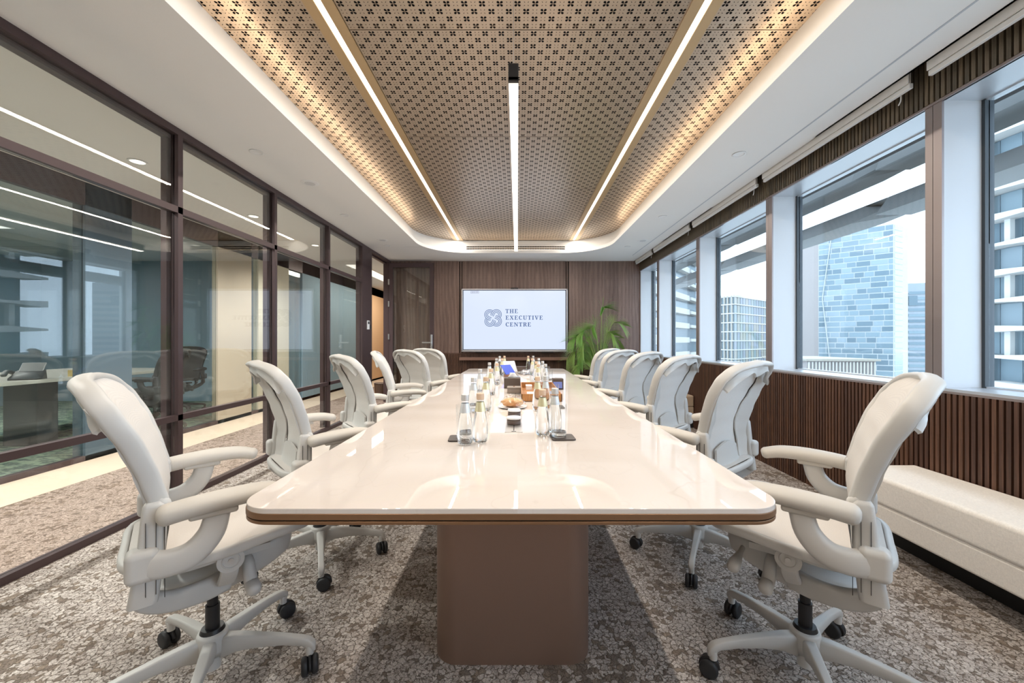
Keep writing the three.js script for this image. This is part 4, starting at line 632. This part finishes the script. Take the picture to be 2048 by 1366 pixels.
// ───────────────────────── palm ─────────────────────────
{
  const t = thing('potted_palm', 'green areca palm in a dark pot between the screen and the windows', 'plant', [1.42, 0, 6.86]);
  part('pot', lathe([[0, 0.0], [0.13, 0], [0.17, 0.34], [0.175, 0.36], [0.16, 0.36], [0.155, 0.33], [0, 0.33]], 36), std({ color: rgb(0.07, 0.06, 0.055), roughness: 0.4 }), t);
  part('soil', lathe([[0, 0.335], [0.155, 0.33]], 24), std({ color: rgb(0.05, 0.035, 0.025), roughness: 1 }), t);
  const leafA = phys({ color: rgb(0.17, 0.36, 0.06), roughness: 0.55, transmission: 0.25, thickness: 0, side: THREE.DoubleSide }), leafB = phys({ color: rgb(0.30, 0.46, 0.10), roughness: 0.55, transmission: 0.25, thickness: 0, side: THREE.DoubleSide }), stemM = std({ color: rgb(0.28, 0.38, 0.10), roughness: 0.6 });
  seed = 21;
  const fronds = [[2.95, 0.56, 0.92, 0.22], [0.25, 0.42, 1.12, 0.12], [1.35, 0.26, 1.36, 0.02], [2.6, 0.50, 0.98, 0.2], [3.3, 0.58, 0.72, 0.42], [-0.5, 0.42, 0.85, 0.3], [3.7, 0.55, 0.52, 0.5], [4.6, 0.40, 0.72, 0.35], [5.4, 0.42, 0.66, 0.4], [2.2, 0.30, 1.06, 0.1], [0.7, 0.28, 0.95, 0.1], [3.1, 0.5, 0.42, 0.42], [2.8, 0.44, 0.80, 0.3], [3.0, 0.40, 0.62, 0.25]];
  for (const [a, reach, rise, droop] of fronds) {
    const dir = V(Math.cos(a), 0, Math.sin(a) * 0.55), p0 = V(dir.x * 0.03, 0.33, dir.z * 0.03), p1 = V(dir.x * reach * 0.22, 0.33 + rise * 0.62, dir.z * reach * 0.22), p2 = V(dir.x * reach * 0.6, 0.33 + rise, dir.z * reach * 0.6), p3 = V(dir.x * reach, 0.33 + rise - droop * 0.6, dir.z * reach);
    const curve = new THREE.CatmullRomCurve3([p0, p1, p2, p3]);
    const stem = part('stem', bar([p0, p1, p2, p3], (q) => 0.014 - 0.010 * q, (q) => 0.014 - 0.010 * q, { side: V(0, 0.1, 1).normalize(), seg: 20, n: 7 }), stemM, t);
    const pos = [], idx = [];
    for (let i = 0; i < 46; i++) for (const s of [-1, 1]) {
      const q = 0.38 + 0.62 * i / 46, o = curve.getPoint(q), tan = curve.getTangent(q), side = tan.clone().cross(V(0, 0.82, 0.57)).normalize().multiplyScalar(s), len = (0.22 + 0.10 * Math.sin((q - 0.4) * 5)) * (1.12 - 0.5 * (q - 0.4)) * R(0.85, 1.1);
      const out = side.clone().multiplyScalar(0.75).addScaledVector(tan, 0.75).add(V(0, 0.12, 0)).normalize(), wv = out.clone().cross(V(0, 1, 0)).normalize().addScaledVector(V(0, 1, 0), 0.35).normalize();
      const pts = [0, 0.3, 0.65, 1].map((k) => o.clone().addScaledVector(out, len * k).add(V(0, -len * 0.30 * k * k, 0))), ws = [0.002, 0.0045, 0.0035, 0.0004], b = pos.length / 3;
      pts.forEach((p, k) => { const l = p.clone().addScaledVector(wv, ws[k]), r = p.clone().addScaledVector(wv, -ws[k]); pos.push(l.x, l.y, l.z, r.x, r.y, r.z); });
      for (let k = 0; k < 3; k++) idx.push(b + 2 * k, b + 2 * k + 1, b + 2 * k + 2, b + 2 * k + 1, b + 2 * k + 3, b + 2 * k + 2);
    }
    const g = new THREE.BufferGeometry(); g.setAttribute('position', new THREE.Float32BufferAttribute(pos, 3)); g.setIndex(idx); g.computeVertexNormals();
    part('frond', g, rnd() > 0.5 ? leafA : leafB, t);
  }
}

// ───────────────────────── outside: louvres and towers ─────────────────────────
{
  const concrete = std({ color: rgb(0.17, 0.175, 0.17), roughness: 0.85, bumpMap: fine, bumpScale: 0.001 }), soffit = std({ color: rgb(0.60, 0.60, 0.57), roughness: 0.8 });
  const px = (x, d) => (x - 1035) / FOCAL * d, py = (y, d) => EYE - (y - 681) / FOCAL * d;
  // two lines of folded louvres in front of the glass, one segment a window
  [[[3.30, 2.70], [3.62, 2.705], [3.95, 2.98], [3.42, 3.02]], [[3.30, 2.287], [3.63, 2.290], [3.85, 2.40], [3.42, 2.455]]].forEach((prof, row) => {
    for (let k = -1; k < 6; k++) {
      const d0 = PIER0 + (k - 1) * PITCH + 0.10, d1 = d0 + PITCH, t = thing('sun_louvre', `folded concrete sun louvre outside the windows, ${row ? 'lower' : 'upper'} line, ${['first', 'second', 'third', 'fourth', 'fifth', 'sixth', 'seventh'][k + 1]} from the camera`, 'louvre', [0, 0, 0], 0, 'sun louvres outside the windows');
      const ring = (d, e) => prof.map(([x, y], i) => V(x + (i === 0 ? e : 0), y + (i === 0 ? e * 0.55 : i === 1 ? e * 0.1 : 0), -d));
      part('fin', boxUV(toCreasedNormals(loft([ring(d1 - 0.006, 0), ring(d1 - 0.22, 0.0), ring(d0 + 0.26, 0), ring(d0 + 0.006, 0.20)].reverse()), 0.5)), concrete, t);
    }
  });
  struct('ground', 'pale hazy city ground far below the windows', 'ground', bx(8, 1400, -46, -45, -300, 1500), std({ color: rgb(0.42, 0.41, 0.385), roughness: 1 }));
  const solid = (pts, y0, y1) => { const s = new THREE.Shape(); pts.forEach(([x, d], i) => i ? s.lineTo(x, d) : s.moveTo(x, d)); s.closePath(); return plan(s, y0, y1); };
  // a slab standing on a facade line from A to B, at heights y0..y1, proud by o to o2
  const onFace = (A, B, s0, s1, y0, y1, o, o2) => { const dx = B[0] - A[0], dd = B[1] - A[1], L = Math.hypot(dx, dd), nx = dd / L, nd = -dx / L, at = (s, e) => [A[0] + dx * s + nx * e, A[1] + dd * s + nd * e]; const sgn = (nx * -A[0] + nd * -A[1]) > 0 ? 1 : -1; return solid([at(s0, sgn * o), at(s1, sgn * o), at(s1, sgn * o2), at(s0, sgn * o2)], y0, y1); };
  const blues = [[0.125, 0.175, 0.20], [0.155, 0.21, 0.235], [0.095, 0.14, 0.165], [0.19, 0.24, 0.265]].map((c) => phys({ color: rgb(...c), roughness: 0.18, metalness: 0.1 }));
  const paleStone = std({ color: rgb(0.42, 0.41, 0.385), roughness: 0.8 }), lineWhite = std({ color: rgb(0.36, 0.375, 0.37), roughness: 0.7 }), tanStone = std({ color: rgb(0.27, 0.245, 0.20), roughness: 0.8 }), brownEdge = std({ color: rgb(0.23, 0.20, 0.185), roughness: 0.8 });
  // tower of staggered glass bricks
  {
    const t = thing('glass_tower', 'tall blue glass tower with white staggered brick-like window lines', 'tower'), P0 = [px(1637, 260), 260], P1 = [px(1787, 236), 236], P2 = [px(1816, 245), 245], Pm = [px(1628, 263), 263], top = py(447, 236), bot = -45;
    part('body', solid([P0, P1, P2, [P2[0] - 4, 300], [P0[0] + 6, 300]], bot, top), lineWhite, t);
    part('edge_wall', solid([Pm, P0, [P0[0] + 2, 290], [Pm[0] + 2, 292]], bot, top - 2), brownEdge, t);
    const rows = 34, h = 3.36; seed = 5;
    for (let r = 0; r < rows; r++) {
      const y1 = top - 0.6 - r * h, y0 = y1 - h + 0.62; if (y1 < -42) break;
      const cuts = [0.0]; let s = R(0.08, 0.2); while (s < 0.97) { cuts.push(s); s += [0.13, 0.19, 0.22][Math.floor(rnd() * 3)]; } cuts.push(1);
      for (let i = 0; i < cuts.length - 1; i++) if (cuts[i + 1] - cuts[i] > 0.03) part('pane', onFace(P0, P1, cuts[i] + 0.006, cuts[i + 1] - 0.006, y0, y1, 0, 0.15), blues[Math.floor(rnd() * 4)], t);
      part('side_pane', onFace(P1, P2, 0.06, 0.62, y0, y1, 0, 0.15), blues[3], t);
    }
    // long slanting rib
    const rib = (s0, y0, s1, y1) => { const p = (s, y) => V(P0[0] + (P1[0] - P0[0]) * s - 0.3, y, -(P0[1] + (P1[1] - P0[1]) * s - 0.4)); return bar([p(s0, y0), p(s1, y1)], 0.5, 0.6, { seg: 1, n: 6, round: false }); };
    part('slanting_rib', [rib(0.19, py(470, 256), 0.055, py(597, 258)), rib(0.055, py(597, 258), 0.17, py(730, 256))], lineWhite, t);
  }
  // pale balcony tower at the right
  {
    const t = thing('balcony_tower', 'white terraced apartment tower with blue glass, close to the nearest window', 'tower'), X = 60, D0 = 20, D1 = 53.6, base = 2.6;
    part('body', bx(X + 2.2, X + 20, -45, 62, D0, D1), blues[1], t);
    for (let f = -13; f < 17; f++) {
      const y = base + f * 3.5, odd = ((f % 2) + 2) % 2;
      const s = part('slab', boxUV(toCreasedNormals(loft([[D1 + 1.2, 0.15, 0], [D1 - 3.2, 0.42, 1], [D1 - 8.5, 0.16, 0], [D1 - 14, 0.42, 1], [D1 - 20, 0.16, 0], [D0, 0.4, 1]].map(([d, hh, k]) => { const q = odd ? 0.58 - hh : hh; return [V(X - 0.2, y - q, -d), V(X - 0.2, y + q, -d), V(X + 3, y + q, -d), V(X + 3, y - q, -d)]; })), 0.3)), paleStone, t);
      for (let i = 0; i < 4; i++) part('column', bx(X + 0.9, X + 1.5, y + 0.2, y + 3.3, D1 - 2.2 - i * 4.6 - odd * 2.2, D1 - 1.6 - i * 4.6 - odd * 2.2), paleStone, t);
      if (f > -6 && f < 13) for (let i = 0; i < 7; i++) part('pane', bx(X + 2.05, X + 2.2, y + 0.3, y + 3.2, D1 - 0.2 - (i + 1) * 2.3 + 0.1, D1 - 0.2 - i * 2.3), blues[Math.floor(hash(f, i, 3) * 4)], t);
    }
  }
  // finned office block
  {
    const t = thing('finned_office_block', 'broad tan office block with vertical fins and flat roof', 'office block'), C = [px(1468, 200), 200], Rr = [px(1536, 226), 226], Lf = [px(1382, 221), 221], top = py(591, 200);
    part('body', solid([Lf, C, Rr, [Rr[0] - 6, 262], [Lf[0] + 4, 262]], -45, top), blues[2], t);
    part('roof_edge', [onFace(Lf, C, 0, 1.0, top - 0.7, top + 0.5, 0, 0.6), onFace(C, Rr, 0, 1, top - 0.7, top + 0.5, 0, 0.6)], paleStone, t);
    const gl = [[0.15, 0.185, 0.19], [0.185, 0.205, 0.19], [0.22, 0.205, 0.17], [0.165, 0.18, 0.20]].map((c) => phys({ color: rgb(...c), roughness: 0.25 }));
    for (let f = 0; f < 14; f++) {
      const y = top - 4.6 * (f + 1);
      part('slab', [onFace(Lf, C, 0, 1, y, y + 0.5, 0, 0.7), onFace(C, Rr, 0, 1, y, y + 0.5, 0, 0.7)], paleStone, t);
      for (let i = 0; i < 13; i++) part('pane', onFace(C, Rr, i / 13 + 0.004, (i + 1) / 13 - 0.008, y + 0.5, y + 4.5, 0, 0.2), gl[Math.floor(hash(f, i, 9) * 4)], t);
      for (let i = 0; i < 12; i++) part('fin', onFace(Lf, C, i / 12 + 0.03 + 0.015 * hash(f, i, 4), i / 12 + 0.055 + 0.015 * hash(f, i, 4), y + 0.5, y + 4.5, 0, 0.8), tanStone, t);
    }
  }
  // white wavy terraces seen through the far windows
  {
    const t = thing('terraced_tower', 'white tower with stepped wavy terraces seen through the farthest windows', 'tower'), A = [px(1270, 78), 78], B = [px(1392, 115), 115];
    part('body', solid([A, B, [B[0] + 3, 130], [A[0] + 3, 130]], -45, 44), blues[2], t);
    for (let f = -9; f < 12; f++) { const y = 1.2 + f * 3.6; part('terrace', [onFace(A, B, 0, 0.42, y - 0.9, y + 1.15, 0, 1.2), onFace(A, B, 0.42, 0.72, y - 0.6, y + 0.75, 0, 1.6), onFace(A, B, 0.72, 1.0, y - 0.35, y + 0.4, 0, 2.0)], paleStone, t); part('window_band', onFace(A, B, 0.02, 0.98, y + 1.2, y + 2.6, 0, 0.1), blues[Math.floor(hash(f, 2, 6) * 3)], t); }
  }
  {
    const t = thing('low_louvred_block', 'low brown block with vertical louvres in front of the glass tower', 'office block'), A = [px(1614, 150), 150], B = [px(1752, 148), 148], top = py(722, 149);
    part('body', solid([A, B, [B[0] - 3, 175], [A[0], 175]], -45, top), brownEdge, t); part('roof', solid([[A[0] - 1, 149], [B[0] + 1, 147], [B[0] - 2, 176], [A[0] - 1, 176]], top, top + 0.8), tanStone, t);
    for (let i = 0; i < 20; i++) part('louvre', onFace(A, B, i / 20 + 0.01, i / 20 + 0.026, -20, top - 0.4, 0, 0.6), paleStone, t);
    const u = thing('blue_slab_block', 'pale blue slab block behind the right side of the glass tower', 'office block'); const E = [px(1814, 285), 285], F = [px(1872, 280), 280], tp = py(566, 283);
    part('body', solid([E, F, [F[0], 320], [E[0] - 4, 320]], -45, tp), std({ color: rgb(0.25, 0.275, 0.30), roughness: 0.6 }), u);
    for (let f = 0; f < 20; f++) part('window_band', onFace(E, F, 0.05, 0.95, tp - 8 - f * 4, tp - 6 - f * 4, 0, 0.3), blues[f % 3], u);
    part('recess', onFace(E, F, 0.05, 0.35, tp - 16, tp - 9, 0, 0.5), blues[2], u);
  }
  seed = 77;
  for (let i = 0; i < 13; i++) {
    const d = 330 + i * 32 + R(-4, 4), x = (0.69 + 0.075 * ((i * 0.618) % 1)) * d, w = R(8, 14), h = R(8, 36), t = thing('low_building', 'small pale building on the hazy city ground left of the glass tower', 'building', [x, -45, d], R(0, 1), 'distant low buildings');
    part('block', [bx(-w / 2, w / 2, 0, h, -w / 2, w / 2), bx(-w / 5, w / 5, h, h + 3, -w / 5, w / 5)], [paleStone, tanStone, lineWhite][i % 3], t);
  }
}

renderer.render(scene, camera);
